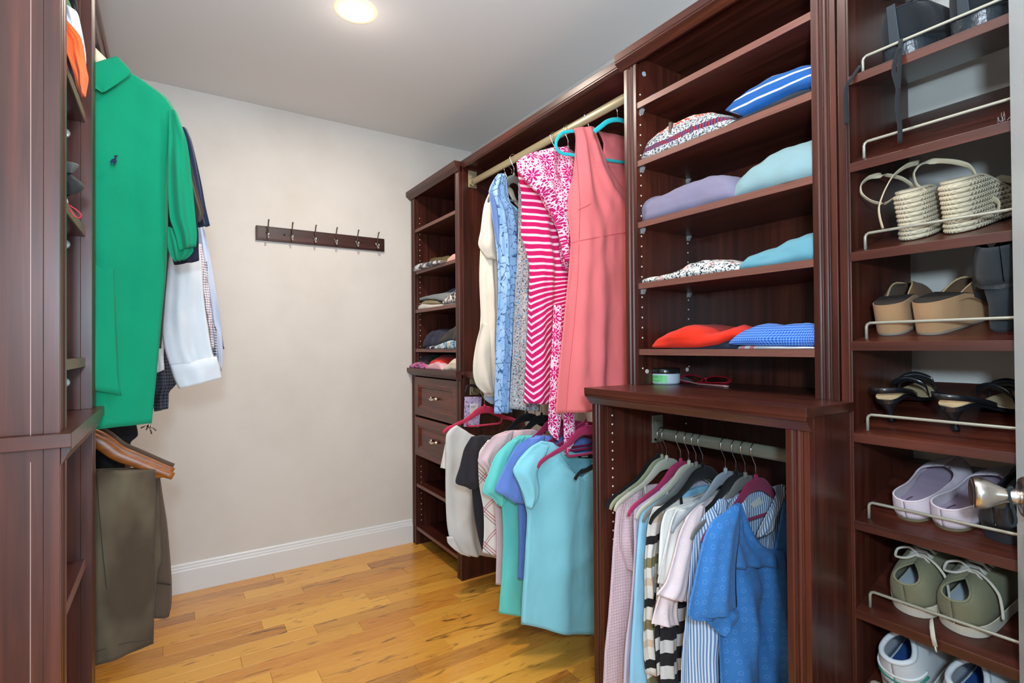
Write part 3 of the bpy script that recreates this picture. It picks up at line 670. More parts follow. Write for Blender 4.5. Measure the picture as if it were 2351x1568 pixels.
gdark = simple_shirt('checked_shirt', 'dark grey and black checked shirt tail hanging below the white shirt', fabric('dark_check', (1,1,1), pattern=pat_check(.010, S3(74,76,88), S3(24,24,34))), 1.92, None, [([((345,700),(380,700)), ((345,800),(400,840)), ((348,860),(405,880)), ((352,890),(388,900)), ((352,920),(387,920)), ((354,945),(386,938))], 0)])
cloth('shirt_tail', WH, g, [((340,700),(373,700)), ((345,800),(373,810)), ((356,850),(377,850)), ((356,857),(366,854))], 1.85, T=.01, nf=1, amp=.002, N=10, R=14)
# metal tag below the hem
b = MB(); c = P(342, 978, Y=1.70)
for a_ in ((-.018,-.004),(.016,-.014),(.006,-.022),(-.006,-.010)): b.tube([c+Vector((0,0,.004)), c+Vector((a_[0],0,a_[1]))], .0016, 6)
b.lathe([(0,-.003), (.005,-.003), (.005,.003), (0,.003)], c, (0,1,0), 10); b.tube([c, P(352, 935, Y=1.90)], .0008, 5)
obj('key_tag', b, IRON, gdark, smooth=True, label='small dark metal tag dangling on a thread')

# trousers and wooden hangers on the lower left rod
OL = fabric('olive_twill', (1,1,1), .9, .05, 600, .3, pattern=lambda t: t.mix(t.ramp(t.noise(t.obj((1,1,.6)), 7, 3, .5), [(.45,(0,0,0)),(.7,(1,1,1))]), S3(70,56,42), S3(104,92,72)))
BR = fabric('brown_twill', S3(78,62,50), .9, .10)
WDH = mat('honey_wood', srgb(150,82,32), .35); t = NT(WDH); t.base(t.mix(t.noise(t.obj((4,4,30)), 3, 3), srgb(96,48,18), srgb(160,92,36)))
for k_, (Y, lab) in enumerate(((1.60, 'nearest wooden trouser hanger, carrying the faded olive trousers'), (1.665, 'second wooden trouser hanger, just behind the one with the olive trousers'), (1.73, 'third wooden hanger, darkest one at the back under the polo'))):
    h = thing('trouser_hanger', lab, 'hanger', (-.2, Y, LRL)); R_ = Matrix.Translation((-.212, Y, LRL-.012))
    zz = P(403, 1080, Y=1.60).z - LRL + .024
    pts = [(0,-.062), (.035,-.066), (.07,-.088), (.10,-.118), (.14,-.142), (.19,-.172), (.215,-.186)]
    path = [(-x, 0, z) for x, z in pts[::-1]]+[(x, 0, z) for x, z in pts[1:]]
    obj('hanger_body', MB().tube(crom(path, 48), [.017-.008*abs(k/23.5-1)**1.3 for k in range(48)], 14, flat=((0,1,0), .0075)), WDH if k_ < 2 else BR, h, smooth=True, matrix=R_)
    if k_ < 2: obj('trouser_bar', MB().tube([(-.19,0,-.180), (.200,0,-.180)], .006, 10), WDH, h, smooth=True, matrix=R_)
    obj('hook', MB().tube([(0,0,-.05), (0,0,-.03)]+[(math.cos(math.radians(a))*.022, 0, math.sin(math.radians(a))*.022+.012) for a in range(235, -40, -15)], .0018, 6), CHROME, h, smooth=True, matrix=R_)
g = thing('trousers', 'faded olive trousers folded over the nearest wooden hanger, hem just above the floor', 'trousers', (-.1, 1.6, .86))
cloth('front_leg', OL, g, [((120,1080),(357,1078)), ((120,1150),(357,1150)), ((120,1250),(353,1250)), ((120,1340),(352,1345)), ((120,1430),(353,1430)), ((120,1560),(352,1478))], 1.590, T=.016, nf=1.2, amp=.006, R=40, N=30, wr=.006)
cloth('back_leg', OL, g, [((130,1085),(362,1085)), ((130,1180),(366,1180)), ((130,1290),(370,1290)), ((130,1320),(362,1310)), ((130,1500),(350,1440))], 1.622, T=.010, nf=1.2, amp=.005)
obj('side_seam', MB().tube([P(x, y, Y=1.5745) for x, y in ((222,1085), (228,1180), (238,1290), (248,1380), (258,1490))], .0009, 5), mat('seam_thread', srgb(48,44,38), .9), g)
obj('hem_seam', MB().tube([P(x, y, Y=1.573) for x, y in ((216,1498), (258,1483), (300,1474), (352,1466))], .0008, 5), mat('seam_thread_dark', srgb(52,50,44), .9), g)
g = thing('trousers', 'dark brown trousers with folded waistband hanging behind the olive pair', 'trousers', (-.08, 1.665, .86))
cloth('leg', BR, g, [((200,1078),(364,1074)), ((200,1120),(372,1130)), ((200,1200),(383,1200)), ((200,1280),(391,1290)), ((210,1340),(394,1345)), ((220,1390),(393,1390)), ((230,1412),(387,1416))], 1.665, T=.018, nf=1.4, amp=.007, R=40)
obj('waistband', MB().tube([P(x, y, Y=1.641) for x, y in ((345,1340), (365,1338), (392,1342))], .0022, 6), fabric('dark_brown', S3(40,30,26)), g, smooth=True)
g = thing('trousers', 'black trousers hanging furthest back on the wooden hangers', 'trousers', (-.15, 1.80, .9))
cloth('leg', fabric('black_twill', S3(20,20,22)), g, [((220,950),(311,968)), ((220,975),(316,1000)), ((220,1010),(300,1015)), ((215,1070),(285,1075)), ((215,1250),(290,1250))], 1.80, T=.015, nf=1)

# ---------------- upper rod on the right
XC = RX
CORAL = fabric('coral_knit', S3(238,122,124), .85, .04, 800)
g = garment('sheath_dress', 'sleeveless coral pink sheath dress with a V neck slipping off its turquoise hanger', 'dress', 1.45, 1.95, 1.38)
cloth('body', CORAL, g, [((1318,294),(1364,291)), ((1322,318),(1376,325)), ((1320,360),(1392,368)), ((1316,400),(1410,405)), ((1306,440),(1436,440)), ((1303,480),(1470,480)), ((1308,530),(1480,530)), ((1310,560),(1480,560)), ((1304,640),(1490,640)), ((1293,750),(1500,740)), ((1281,870),(1505,850)), ((1275,950),(1510,930))], 1.452, T=.030, nf=2.2, amp=.014, drift=.8, R=70, N=50, wr=.003)
cloth('back', CORAL, g, [((1372,300),(1500,330)), ((1385,325),(1500,345)), ((1385,350),(1500,360)), ((1385,430),(1500,430)), ((1385,600),(1500,600))], 1.492, T=.008, nf=1, amp=.003, R=20)
for nm, pp in (('waist_seam', [(1312,557), (1330,553), (1370,545), (1400,540), (1436,534)]), ('dart_seam', [(1327,482), (1345,474), (1358,467)]), ('side_seam', [(1322,300), (1322,340), (1328,400), (1332,470), (1330,550)]), ('side_seam', [(1330,560), (1326,650), (1318,750), (1306,860), (1300,946)])):
    obj(nm, MB().tube([P(x, y, Y=1.4265) for x, y in pp], .0009, 5), fabric('coral_seam', S3(206,78,88)), g)
TEAL = VELVET['teal']
def wirehang(label, pts, r, hookpts, Y, col, loc):
    h = thing('clothes_hanger', label, 'hanger', loc)
    cp = crom([P(x, y, Y=Y) for x, y in pts], 50); rr_ = r if not isinstance(r, list) else [r[min(len(r)-1, int(k*len(r)/50))] for k in range(50)]
    obj('hanger_body', MB().tube(cp, rr_, 10, flat=((0,1,0), .004)), col, h, smooth=True)
    obj('hook', MB().tube([P(x, y, Y=Y) for x, y in hookpts], .0016, 6), CHROME, h, smooth=True)
    return h
wirehang('turquoise hanger poking out of the coral dress armhole', [(1322,301), (1305,302), (1290,306), (1280,318), (1276,330), (1279,344), (1290,352), (1310,355), (1345,361), (1390,367), (1440,374), (1490,380)], .0062, [(1352,300), (1352,290), (1349,280), (1343,272), (1342,262), (1346,256), (1353,254), (1358,258)], 1.470, TEAL, (RX, 1.46, RZU))
wirehang('turquoise hanger beside the hutch, arched above the coral dress back', [(1365,302), (1378,292), (1392,281), (1405,276), (1418,275), (1432,278), (1460,300), (1490,310)], .0085, [(1418,276), (1418,266), (1417,252), (1410,243), (1409,234), (1414,228), (1421,230)], 1.345, TEAL, (RX, 1.34, RZU))
FLO = fabric('magenta_floral', (1,1,1), .8, .05, pattern=pat_floral)
g = garment('wrap_dress', 'magenta and white floral dress draped over the striped one, with two hanging sashes', 'dress', 1.56, 1.95, 1.3)
cloth('body', FLO, g, [((1222,350),(1302,336)), ((1192,366),(1314,356)), ((1186,380),(1322,385)), ((1200,405),(1320,420)), ((1222,428),(1318,450)), ((1245,452),(1316,490)), ((1264,480),(1316,520)), ((1278,520),(1316,550)), ((1288,556),(1316,590)), ((1298,600),(1316,630))], 1.56, T=.045, nf=1.6, amp=.016, drift=1.4, R=50, N=40, wr=.012)
cloth('sash', FLO, g, [((1272,700),(1290,700)), ((1266,800),(1290,800)), ((1262,900),(1290,900)), ((1259,960),(1289,960)), ((1259,988),(1286,985)), ((1277,1010),(1281,1010))], 1.50, T=.003, nf=.8, amp=.003, N=12, R=30)
cloth('sash', FLO, g, [((1294,860),(1318,860)), ((1294,960),(1320,960)), ((1295,1020),(1320,1015)), ((1297,1045),(1301,1045))], 1.485, T=.003, nf=.8, amp=.003, N=12, R=30)
STR = fabric('pink_stripe_knit', (1,1,1), .85, .04, pattern=pat_chevron)
g = thing('striped_dress', 'pink and white striped dress with chevron stripes down its skirt', 'dress', (1.29, 1.645, 1.9))
cloth('body', STR, g, [((1186,372),(1300,350)), ((1188,395),(1330,385)), ((1196,440),(1340,430)), ((1198,500),(1345,500)), ((1196,535),(1345,535)), ((1206,570),(1345,570)), ((1215,610),(1345,610)), ((1214,680),(1345,680)), ((1210,780),(1345,780)), ((1206,860),(1345,860)), ((1203,926),(1345,928))], 1.645, T=.03, nf=2.4, amp=.013, drift=.5, R=60, N=44, wr=.004)
g = garment('print_dress', 'narrow grey dress printed with tiny blue and white flowers', 'dress', 1.80, 1.9)
cloth('body', fabric('grey_floral', (1,1,1), pattern=pat_greyfloral), g, [((1190,420),(1230,420)), ((1190,530),(1235,540)), ((1187,620),(1240,620)), ((1181,740),(1240,740)), ((1175,850),(1240,850)), ((1170,938),(1240,945))], 1.80, T=.022, nf=2, amp=.012, R=50)
LACE = fabric('blue_lace', (1,1,1), .8, .12, pattern=pat_lace, weave=120, bs=.6)
g = garment('lace_dress', 'sleeveless sky blue lace dress with fringed seams on a grey hanger', 'dress', 1.94, 1.95)
cloth('body', LACE, g, [((1144,399),(1160,399)), ((1134,412),(1163,414)), ((1123,436),(1166,440)), ((1125,460),(1172,465)), ((1130,500),(1190,482)), ((1136,540),(1197,530)), ((1142,600),(1196,600)), ((1144,680),(1192,680)), ((1140,780),(1184,780)), ((1137,870),(1176,870)), ((1135,950),(1173,945))], 1.94, T=.025, nf=2.6, amp=.014, R=60, N=36, wr=.006)
cloth('lining', fabric('blue_lining', S3(122,152,208)), g, [((1122,438),(1130,440)), ((1126,470),(1140,470)), ((1133,520),(1146,520)), ((1141,560),(1145,560))], 1.925, T=.004, nf=.5, amp=.002, N=8, R=16)
hanger('grey hanger showing at the neck of the sky blue lace dress', 'grey', 1.955, 1.285, RZU, hw=.135, drop=.13)
CREAM = fabric('cream_linen', S3(228,214,196), .9, .05)
g = garment('linen_blouse', 'cream linen blouse with a wide sleeve, furthest left on the upper rod', 'blouse', 2.10, 1.95)
cloth('body', CREAM, g, [((1126,440),(1150,440)), ((1114,480),(1160,480)), ((1104,560),(1165,560)), ((1101,640),(1165,640)), ((1104,720),(1165,720)), ((1101,790),(1165,790)), ((1112,860),(1165,860)), ((1114,912),(1165,903))], 2.10, T=.03, nf=2, amp=.014, R=50)
cloth('sleeve', CREAM, g, [((1128,432),(1140,430)), ((1112,470),(1136,470)), ((1104,530),(1142,530)), ((1099,562),(1143,575)), ((1118,592),(1145,600))], 2.07, T=.03, nf=.8, amp=.008, R=24, N=16)
cloth('sleeve', CREAM, g, [((1106,740),(1126,740)), ((1096,780),(1128,780)), ((1087,830),(1128,830)), ((1087,860),(1130,860)), ((1094,885),(1132,888)), ((1114,905),(1134,903))], 2.085, T=.03, nf=.8, amp=.008, R=24, N=16)
cloth('hem_lining', fabric('grey_blue_silk', S3(176,190,208)), g, [((1110,895),(1160,895)), ((1112,915),(1155,915)), ((1128,928),(1150,926))], 2.11, T=.01, nf=1.2, amp=.004, R=10)
for i_, (Y, lab, c_) in enumerate(((1.665, 'cream hanger under the striped pink dress', 'cream'), (1.58, 'grey hanger under the magenta floral dress', 'grey'), (2.105, 'cream hanger inside the linen blouse', 'cream'), (1.815, 'silver hanger holding the narrow grey print dress', 'silver'))):
    hanger(lab, c_, Y, 1.35 if ('linen' in lab or 'print' in lab) else RX, RZU, drop=.12, hw=.09 if ('linen' in lab or 'print' in lab) else .155, bar='linen' not in lab)

# ---------------- lower rod on the right
def tee(name, label, col, Y, body, sleeve=None, cat='t-shirt', T=.028, nf=2, amp=.010, dip=None, sdy=-.03, pat=None, hem=0):
    m = fabric(name+'_jersey', col, .88, .05, 800, .2, pattern=pat) if pat is None or True else None
    g = thing(name, label, cat, (1.25, Y, .86))
    cloth('body', m, g, body, Y, 1.29, T=T, nf=nf, amp=amp, R=54, N=40, dip=dip, hem=hem)
    if name == 'plaid_blouse': obj('hanger_hook', MB().tube([(RX, Y, .84), (RX, Y, RZL-.03)]+[(RX+math.cos(math.radians(a_))*.021, Y, RZL+math.sin(math.radians(a_))*.021) for a_ in range(235, -40, -25)], .0016, 6), CHROME, g)
    if sleeve: cloth('sleeve', m, g, sleeve, Y+sdy, T=.016, nf=1.2, amp=.006, N=20, R=24)
    return g, m
g, m = tee('t_shirt', 'light aqua V-neck T-shirt, nearest one on the lower rod', S3(136,206,220), 1.50,
    [((1243,1012),(1425,1040)), ((1216,1028),(1450,1050)), ((1186,1062),(1500,1060)), ((1184,1085),(1530,1090)), ((1200,1140),(1540,1140)), ((1210,1180),(1545,1180)), ((1208,1230),(1545,1240)), ((1204,1300),(1550,1320)), ((1199,1370),(1555,1400)), ((1196,1436),(1560,1478))], nf=2.4, amp=.012, dip=(.14,.72,.13,.028), hem=.004)
m2 = m
cloth('sleeve', m, g, [((1240,1018),(1262,1024)), ((1205,1044),(1246,1060)), ((1178,1078),(1234,1085)), ((1190,1108),(1238,1120)), ((1203,1138),(1236,1145)), ((1208,1165),(1222,1168))], 1.475, T=.016, nf=.8, amp=.006, N=20, R=24)
cloth('back_hem', m, g, [((1262,1380),(1540,1400)), ((1262,1430),(1550,1450)), ((1268,1444),(1560,1466)), ((1330,1449),(1565,1478))], 1.545, T=.004, nf=1.4, amp=.006, R=14)
LB = mat('black_label', srgb(14,14,16), .6); lp = [P(x, y, Y=1.505) for x, y in ((1327,1042), (1372,1044), (1372,1053), (1327,1051))]
lab = obj('neck_label', MB().slab(lp, (0, -.0015, 0)), LB, g, label='black neck label with white script lettering')
def text(s_, loc, size, m, parent, rot=(math.pi/2, 0, 0), name='lettering', ext=.0002, align='LEFT'):
    c = bpy.data.curves.new(name, 'FONT'); c.body = s_; c.size = size; c.extrude = ext; c.align_x = align
    t_ = bpy.data.objects.new('tmp', c); me = bpy.data.meshes.new_from_object(t_); bpy.data.objects.remove(t_)
    me.materials.clear(); me.materials.append(m); me.name = name
    o = bpy.data.objects.new(name, me); COL.objects.link(o); o.parent = parent; o.location = Vector(loc)-root_loc(parent); o.rotation_euler = rot
    return o
LW_ = mat('label_white', srgb(220,220,220), .6)
text('Automet', P(1335, 1050, Y=1.5022), .0088, LW_, lab, rot=(math.pi/2, .05, .0), ext=.0002)
text('M', P(1366, 1051, Y=1.5022), .0075, LW_, lab, ext=.0002)
g, m = tee('t_shirt', 'periwinkle blue T-shirt, second on the lower rod, behind the aqua one', S3(104,134,206), 1.61,
    [((1230,1000),(1330,1000)), ((1200,1025),(1380,1020)), ((1190,1080),(1420,1080)), ((1190,1150),(1420,1150)), ((1192,1240),(1420,1240)), ((1189,1330),(1420,1340))],
    [((1212,1006),(1250,1000)), ((1185,1025),(1250,1025)), ((1158,1075),(1240,1080)), ((1137,1125),(1225,1140)), ((1160,1140),(1222,1150)), ((1185,1156),(1215,1156))])
g, m = tee('t_shirt', 'mint green T-shirt with its hem rolled, third on the lower rod', S3(104,204,196), 1.70,
    [((1190,1000),(1260,1000)), ((1165,1020),(1300,1020)), ((1150,1090),(1320,1090)), ((1152,1160),(1320,1160)), ((1155,1230),(1320,1230)), ((1152,1320),(1320,1320)), ((1145,1408),(1320,1412))],
    [((1166,1016),(1205,1002)), ((1138,1045),(1185,1045)), ((1122,1085),(1170,1095)), ((1108,1130),(1164,1140)), ((1128,1142),(1160,1152)), ((1143,1160),(1152,1164))])
g, m = tee('t_shirt', 'pale pink short-sleeved T-shirt between the mint and the plaid tops', S3(216,182,186), 1.765,
    [((1160,990),(1230,985)), ((1130,1005),(1260,1005)), ((1128,1060),(1270,1060)), ((1134,1150),(1270,1150)), ((1140,1240),(1270,1240)), ((1138,1342),(1270,1345))],
    [((1130,1004),(1180,988)), ((1112,1025),(1170,1020)), ((1097,1058),(1140,1060)), ((1112,1075),(1138,1085)), ((1120,1092),(1130,1094))])
g, m = tee('plaid_blouse', 'white top with diagonal red and grey plaid lines, ending above the floor', (1,1,1), 1.815,
    [((1120,1010),(1230,1010)), ((1100,1040),(1250,1040)), ((1100,1110),(1255,1110)), ((1110,1170),(1255,1170)), ((1111,1230),(1255,1240)), ((1108,1268),(1255,1300))], cat='shirt', pat=pat_windowpane)
g, m = tee('t_shirt', 'charcoal black T-shirt with a boxy sleeve, left of the plaid top', S3(44,42,46), 1.89,
    [((1110,1000),(1200,1000)), ((1085,1015),(1220,1010)), ((1082,1080),(1230,1080)), ((1084,1130),(1230,1130)), ((1090,1190),(1230,1190)), ((1100,1240),(1230,1240)), ((1107,1264),(1230,1270))],
    [((1082,1003),(1112,998)), ((1066,1030),(1112,1025)), ((1056,1070),(1116,1060)), ((1046,1108),(1118,1085)), ((1070,1118),(1106,1115)), ((1080,1124),(1094,1123))])
g, m = tee('t_shirt', 'ivory white T-shirt with a curled hem, furthest left on the lower rod', S3(214,212,208), 2.20,
    [((1048,976),(1085,1000)), ((1034,985),(1130,1010)), ((1024,1000),(1150,1010)), ((1023,1060),(1150,1060)), ((1023,1130),(1150,1130)), ((1026,1200),(1150,1200)), ((1034,1240),(1150,1240)), ((1056,1272),(1150,1279))],
    [((1022,1020),(1040,1020)), ((1016,1050),(1040,1050)), ((1011,1074),(1040,1080))], sdy=.02, nf=1.6, amp=.014)
cloth('curled_hem', m, g, [((1026,1232),(1040,1232)), ((1028,1246),(1052,1256)), ((1044,1262),(1062,1270)), ((1060,1273),(1080,1278))], 2.165, T=.012, nf=.6, amp=.002, N=12, R=12)
hanger('bright pink hanger with a thin crossbar above the ivory T-shirt', 'pink', 2.215, 1.275, RZL, drop=.10)
hanger('black velvet hanger carrying the charcoal T-shirt', 'black', 1.875, RX, RZL)
hanger('black velvet hanger right behind the pale pink T-shirt neck', 'black', 1.795, 1.31, RZL)
hanger('maroon hanger carrying the mint green T-shirt', 'maroon', 1.675, RX, RZL)
hanger('maroon hanger carrying the periwinkle T-shirt', 'maroon', 1.585, 1.31, RZL)
hanger('raspberry hanger lying over the aqua T-shirt shoulder, partly behind the floral sash', 'magenta', 1.462, 1.27, RZL)
hanger('maroon hanger beside the base cabinet above the aqua T-shirt neck', 'maroon', 1.535, 1.33, RZL)
h = wirehang('black hanger end poking out of the aqua T-shirt neckline', [(1320,1101), (1325,1092), (1334,1083), (1345,1080), (1356,1074), (1372,1064), (1400,1050), (1440,1036)], [.007,.009,.0095,.008,.010,.010,.010,.010], [(1420,1040), (1420,1000), (1418,960)], 1.40, VELVET['black'], (RX, 1.40, RZL))
# lavender sachet on the rod bracket
g = thing('scented_sachet', 'lavender printed scent sachet hanging by a black loop from the lower rod', 'sachet', (1.25, 2.315, .9))
SP = mat('sachet_paper', rough=.7); t = NT(SP); t.base(t.mix(t.math('GREATER_THAN', t.noise(t.obj(), 55, 4, .7, 2), .57), srgb(196,176,212), srgb(70,62,96)))
sy = 2.300
obj('packet', MB().slab([P(x, y, Y=sy) for x, y in ((1068,911), (1107,911), (1100,981), (1066,980))], (0, .008, 0)), SP, g, bevel=.002)
pl = obj('label_panel', MB().slab([P(x, y, Y=sy-.001) for x, y in ((1079,927), (1098,927), (1096,950), (1078,950))], (0, .001, 0)), mat('sachet_label', srgb(232,226,222), .7), g)
text('VERVEINE\n VELVET', P(1080, 934, Y=sy-.0015), .007, mat('sachet_ink', srgb(130,120,130), .8), pl)
obj('hanging_loop', MB().tube([P(x, y, Y=sy+.003) for x, y in ((1070,912), (1070,896), (1073,887), (1081,884), (1092,886), (1100,893), (1104,904), (1105,912))], .006, 8, flat=((0,1,0), .002)), BLACKP, g, smooth=True)

# ---------------- rod in the base cabinet
hb_ = [(1.1465, 'black', 'black velvet hanger, empty, first on the base cabinet rod', 0), (1.130, 'sage', 'sage green hanger whose bent arm shows left of the waffle sweater', 0), (1.112, 'cream', 'cream beige hanger with a slotted centre, third on the base cabinet rod', 0),
       (1.058, 'magenta', 'raspberry hanger in the collar of the lavender cardigan', 0), (1.028, 'cream', 'cream hanger with the light blue T-shirt, right of the raspberry one', 0), (1.002, 'grey', 'grey hanger just left of the big black velvet hanger', 0),
       (.979, 'black', 'black velvet hanger with an open crossbar in the middle of the rod', 0), (.905, 'silver', 'silvery grey hanger carrying the white long-sleeved top', 0), (.872, 'black', 'black velvet hanger inside the blush dotted blouse', 0), (.845, 'grey', 'grey hanger inside the blue and white striped shirt', 0), (.815, 'maroon', 'dark raspberry velvet hanger in front of the blue blouse neck', 0)]
for Y, c_, lab, _ in hb_: hanger(lab, c_, Y, RX, RZB, drop=.115)
def bt(name, label, m, Y, rows, sleeves=(), cat='shirt', nf=2, amp=.010, T=.016, dip=None, wr=.004, drift=.6, cx=1.30):
    g = thing(name, label, cat, (1.25, Y, .8))
    cloth('body', m, g, rows, Y, cx, T=T, nf=nf, amp=amp, R=56, N=40, dip=dip, wr=wr, drift=drift)
    for r_, dy in sleeves: cloth('sleeve', m, g, r_, Y+dy, T=.012, nf=1.2, amp=.006, N=22, R=34)
    return g
bt('waffle_sweater', 'dusty pink waffle-knit sweater, leftmost garment in the base cabinet', fabric('dusty_waffle', S3(206,180,186), .9, .05, waffle=.0085), 1.128,
   [((1460,1122),None), ((1432,1136),None), ((1416,1165),None), ((1412,1200),None), ((1407,1260),None), ((1402,1340),None), ((1396,1420),None), ((1388,1500),None), ((1384,1600),None)],
   [([((1440,1130),(1475,1125)), ((1428,1180),(1478,1180)), ((1425,1250),(1470,1260)), ((1440,1310),(1462,1310))], -.012)], cat='sweater', dip=(.38,.62,.03,.01))
bt('cable_cardigan', 'pale lilac cardigan with cable sleeves next to the waffle sweater', fabric('lilac_knit', S3(206,190,206), .9, .06, weave=160, bs=.5), 1.058,
   [((1530,1098),None), ((1500,1130),None), ((1470,1150),None), ((1456,1170),None), ((1456,1250),None), ((1452,1330),None), ((1446,1400),None), ((1436,1480),None), ((1430,1600),None)], cat='cardigan', nf=3)
bt('light_blue_t_shirt', 'light sky blue T-shirt between the lilac cardigan and the striped top', fabric('sky_jersey', S3(146,200,228), .88, .05), 1.030,
   [((1520,1138),None), ((1490,1152),None), ((1470,1185),None), ((1464,1240),None), ((1458,1330),None), ((1453,1420),None), ((1448,1500),None), ((1444,1600),None)], cat='t-shirt')
STC = pat_multi([(0, S3(30,28,30)), (.14, S3(220,214,206)), (.34, S3(206,184,160)), (.46, S3(222,216,208)), (.62, S3(134,124,88)), (.78, S3(222,216,208))], .165)
bt('khaki_striped_shirt', 'top with black, khaki and cream stripes on its long sleeve', fabric('khaki_stripe', (1,1,1), pattern=STC), 1.004,
   [((1540,1150),None), ((1516,1162),None), ((1495,1180),None), ((1488,1210),None), ((1482,1260),None), ((1481,1330),None), ((1480,1420),None), ((1480,1500),None), ((1486,1560),None), ((1488,1600),None)], [([((1500,1165),(1530,1160)), ((1488,1200),(1518,1205)), ((1484,1260),(1505,1270)), ((1481,1360),(1502,1360)), ((1480,1480),(1508,1480)), ((1484,1548),(1512,1550))], -.012)], nf=2)
bt('bold_striped_shirt', 'top with bold black and white stripes under the blush blouse', fabric('bold_stripe', (1,1,1), pattern=pat_v(.066, .5, S3(208,206,204), S3(34,32,36), 2)), .958,
   [((1560,1180),None), ((1530,1220),None), ((1512,1300),None), ((1506,1380),None), ((1503,1450),None), ((1508,1530),None), ((1512,1600),None)], [([((1530,1300),(1560,1300)), ((1518,1400),(1552,1400)), ((1516,1480),(1554,1480)), ((1518,1600),(1560,1600))], -.014)], nf=3, amp=.012)
bt('white_sweatshirt', 'off-white long-sleeved top between the striped top and the blush blouse', fabric('offwhite_jersey', S3(222,220,216), .88, .03), .930,
   [((1600,1150),None), ((1560,1168),None), ((1528,1176),None), ((1518,1205),None), ((1514,1250),None), ((1512,1300),None), ((1514,1345),None), ((1530,1380),None)], [([((1552,1170),(1580,1168)), ((1540,1200),(1575,1220)), ((1524,1270),(1560,1280)), ((1512,1340),(1548,1350))], -.012)], dip=(.28,.72,.04,.02))
BL = rings('blush_dotted', S3(226,204,204), S3(240,228,226))
bt('blush_blouse', 'blush pink blouse with raised dots and flared layered sleeves', BL, .880,
   [((1608,1156),None), ((1590,1172),None), ((1572,1195),None), ((1568,1260),None), ((1570,1330),None), ((1576,1380),None)],
   [([((1605,1158),(1618,1162)), ((1580,1185),(1620,1195)), ((1560,1230),(1615,1240)), ((1545,1290),(1598,1300)), ((1528,1340),(1590,1350)), ((1508,1366),(1576,1382))], -.012),
    ([((1520,1350),(1560,1360)), ((1512,1380),(1556,1390)), ((1502,1410),(1556,1415)), ((1496,1432),(1560,1436))], .012)], cat='blouse')
BW = pat_v(.0082, .5, S3(224,230,236), S3(104,142,190), 0)
g = bt('striped_shirt', 'blue and white vertical striped shirt with a collar, left of the blue blouse', fabric('blue_white_stripe', (1,1,1), .85, .04, pattern=BW), .845,
   [((1660,1148),None), ((1640,1160),None), ((1615,1185),None), ((1595,1230),None), ((1586,1290),None), ((1580,1350),None), ((1574,1420),None), ((1566,1500),None), ((1562,1600),None)], nf=4, amp=.012, cat='shirt')
cloth('collar', bpy.data.materials['blue_white_stripe'], g, [((1650,1146),(1664,1144)), ((1640,1162),(1672,1158)), ((1648,1180),(1668,1170)), ((1655,1180),(1660,1178))], .825, T=.006, nf=1, amp=.002, N=12, R=14)
BB = rings('blue_dotted', S3(58,122,190), S3(104,160,222))
g = bt('blue_blouse', 'cornflower blue blouse with raised rings, a cowl neck and flared sleeve', BB, .800,
   [((1640,1258),(1880,1262)), ((1642,1300),(1880,1300)), ((1645,1340),(1880,1340)), ((1650,1420),(1890,1430)), ((1652,1500),(1900,1510)), ((1655,1620),(1910,1620))],
   [([((1688,1156),(1700,1160)), ((1664,1175),(1700,1185)), ((1636,1195),(1698,1220)), ((1618,1230),(1694,1260)), ((1604,1290),(1690,1300)), ((1592,1350),(1690,1350)), ((1580,1412),(1692,1392)), ((1600,1425),(1690,1396)), ((1640,1424),(1660,1404))], -.028),
    ([((1620,1400),(1660,1380)), ((1620,1425),(1700,1400)), ((1640,1445),(1690,1430)), ((1652,1457),(1658,1456))], -.006)],
   cat='blouse', nf=3.2, amp=.018, drift=1.6, wr=.006)
cloth('left_yoke', BB, g, [((1692,1154),(1704,1158)), ((1668,1178),(1714,1186)), ((1650,1210),(1728,1222)), ((1640,1240),(1748,1250)), ((1638,1275),(1782,1272)), ((1642,1300),(1790,1300))], .796, T=.012, nf=1.6, amp=.008, N=26, R=24)
cloth('right_yoke', BB, g, [((1803,1122),(1816,1118)), ((1800,1150),(1850,1150)), ((1792,1190),(1868,1195)), ((1784,1230),(1880,1235)), ((1776,1270),(1884,1272)), ((1770,1300),(1884,1300))], .797, T=.012, nf=1.2, amp=.006, N=26, R=24)
SLN = fabric('striped_lining', (1,1,1), .85, .04, pattern=pat_v(.0085, .48, S3(214,222,230), S3(84,118,164), 0))
cloth('neck_facing', SLN, g, [((1712,1122),(1816,1112)), ((1700,1150),(1820,1140)), ((1700,1190),(1830,1180)), ((1700,1240),(1830,1230)), ((1710,1290),(1820,1290))], .832, T=.004, nf=1, amp=.004, N=24, R=24)
lap = cloth('lapel', SLN, g, [((1776,1118),(1800,1112)), ((1782,1135),(1806,1130)), ((1768,1165),(1796,1160)), ((1752,1195),(1782,1192)), ((1738,1226),(1778,1215)), ((1738,1236),(1760,1228))], .772, T=.003, nf=1, amp=.002, N=12, R=24)
obj('size_tag', MB().slab([P(x, y, Y=.826) for x, y in ((1722,1158), (1744,1140), (1750,1155), (1730,1166))], (0, -.001, 0)), mat('tag_white', srgb(214,214,206), .8), g)

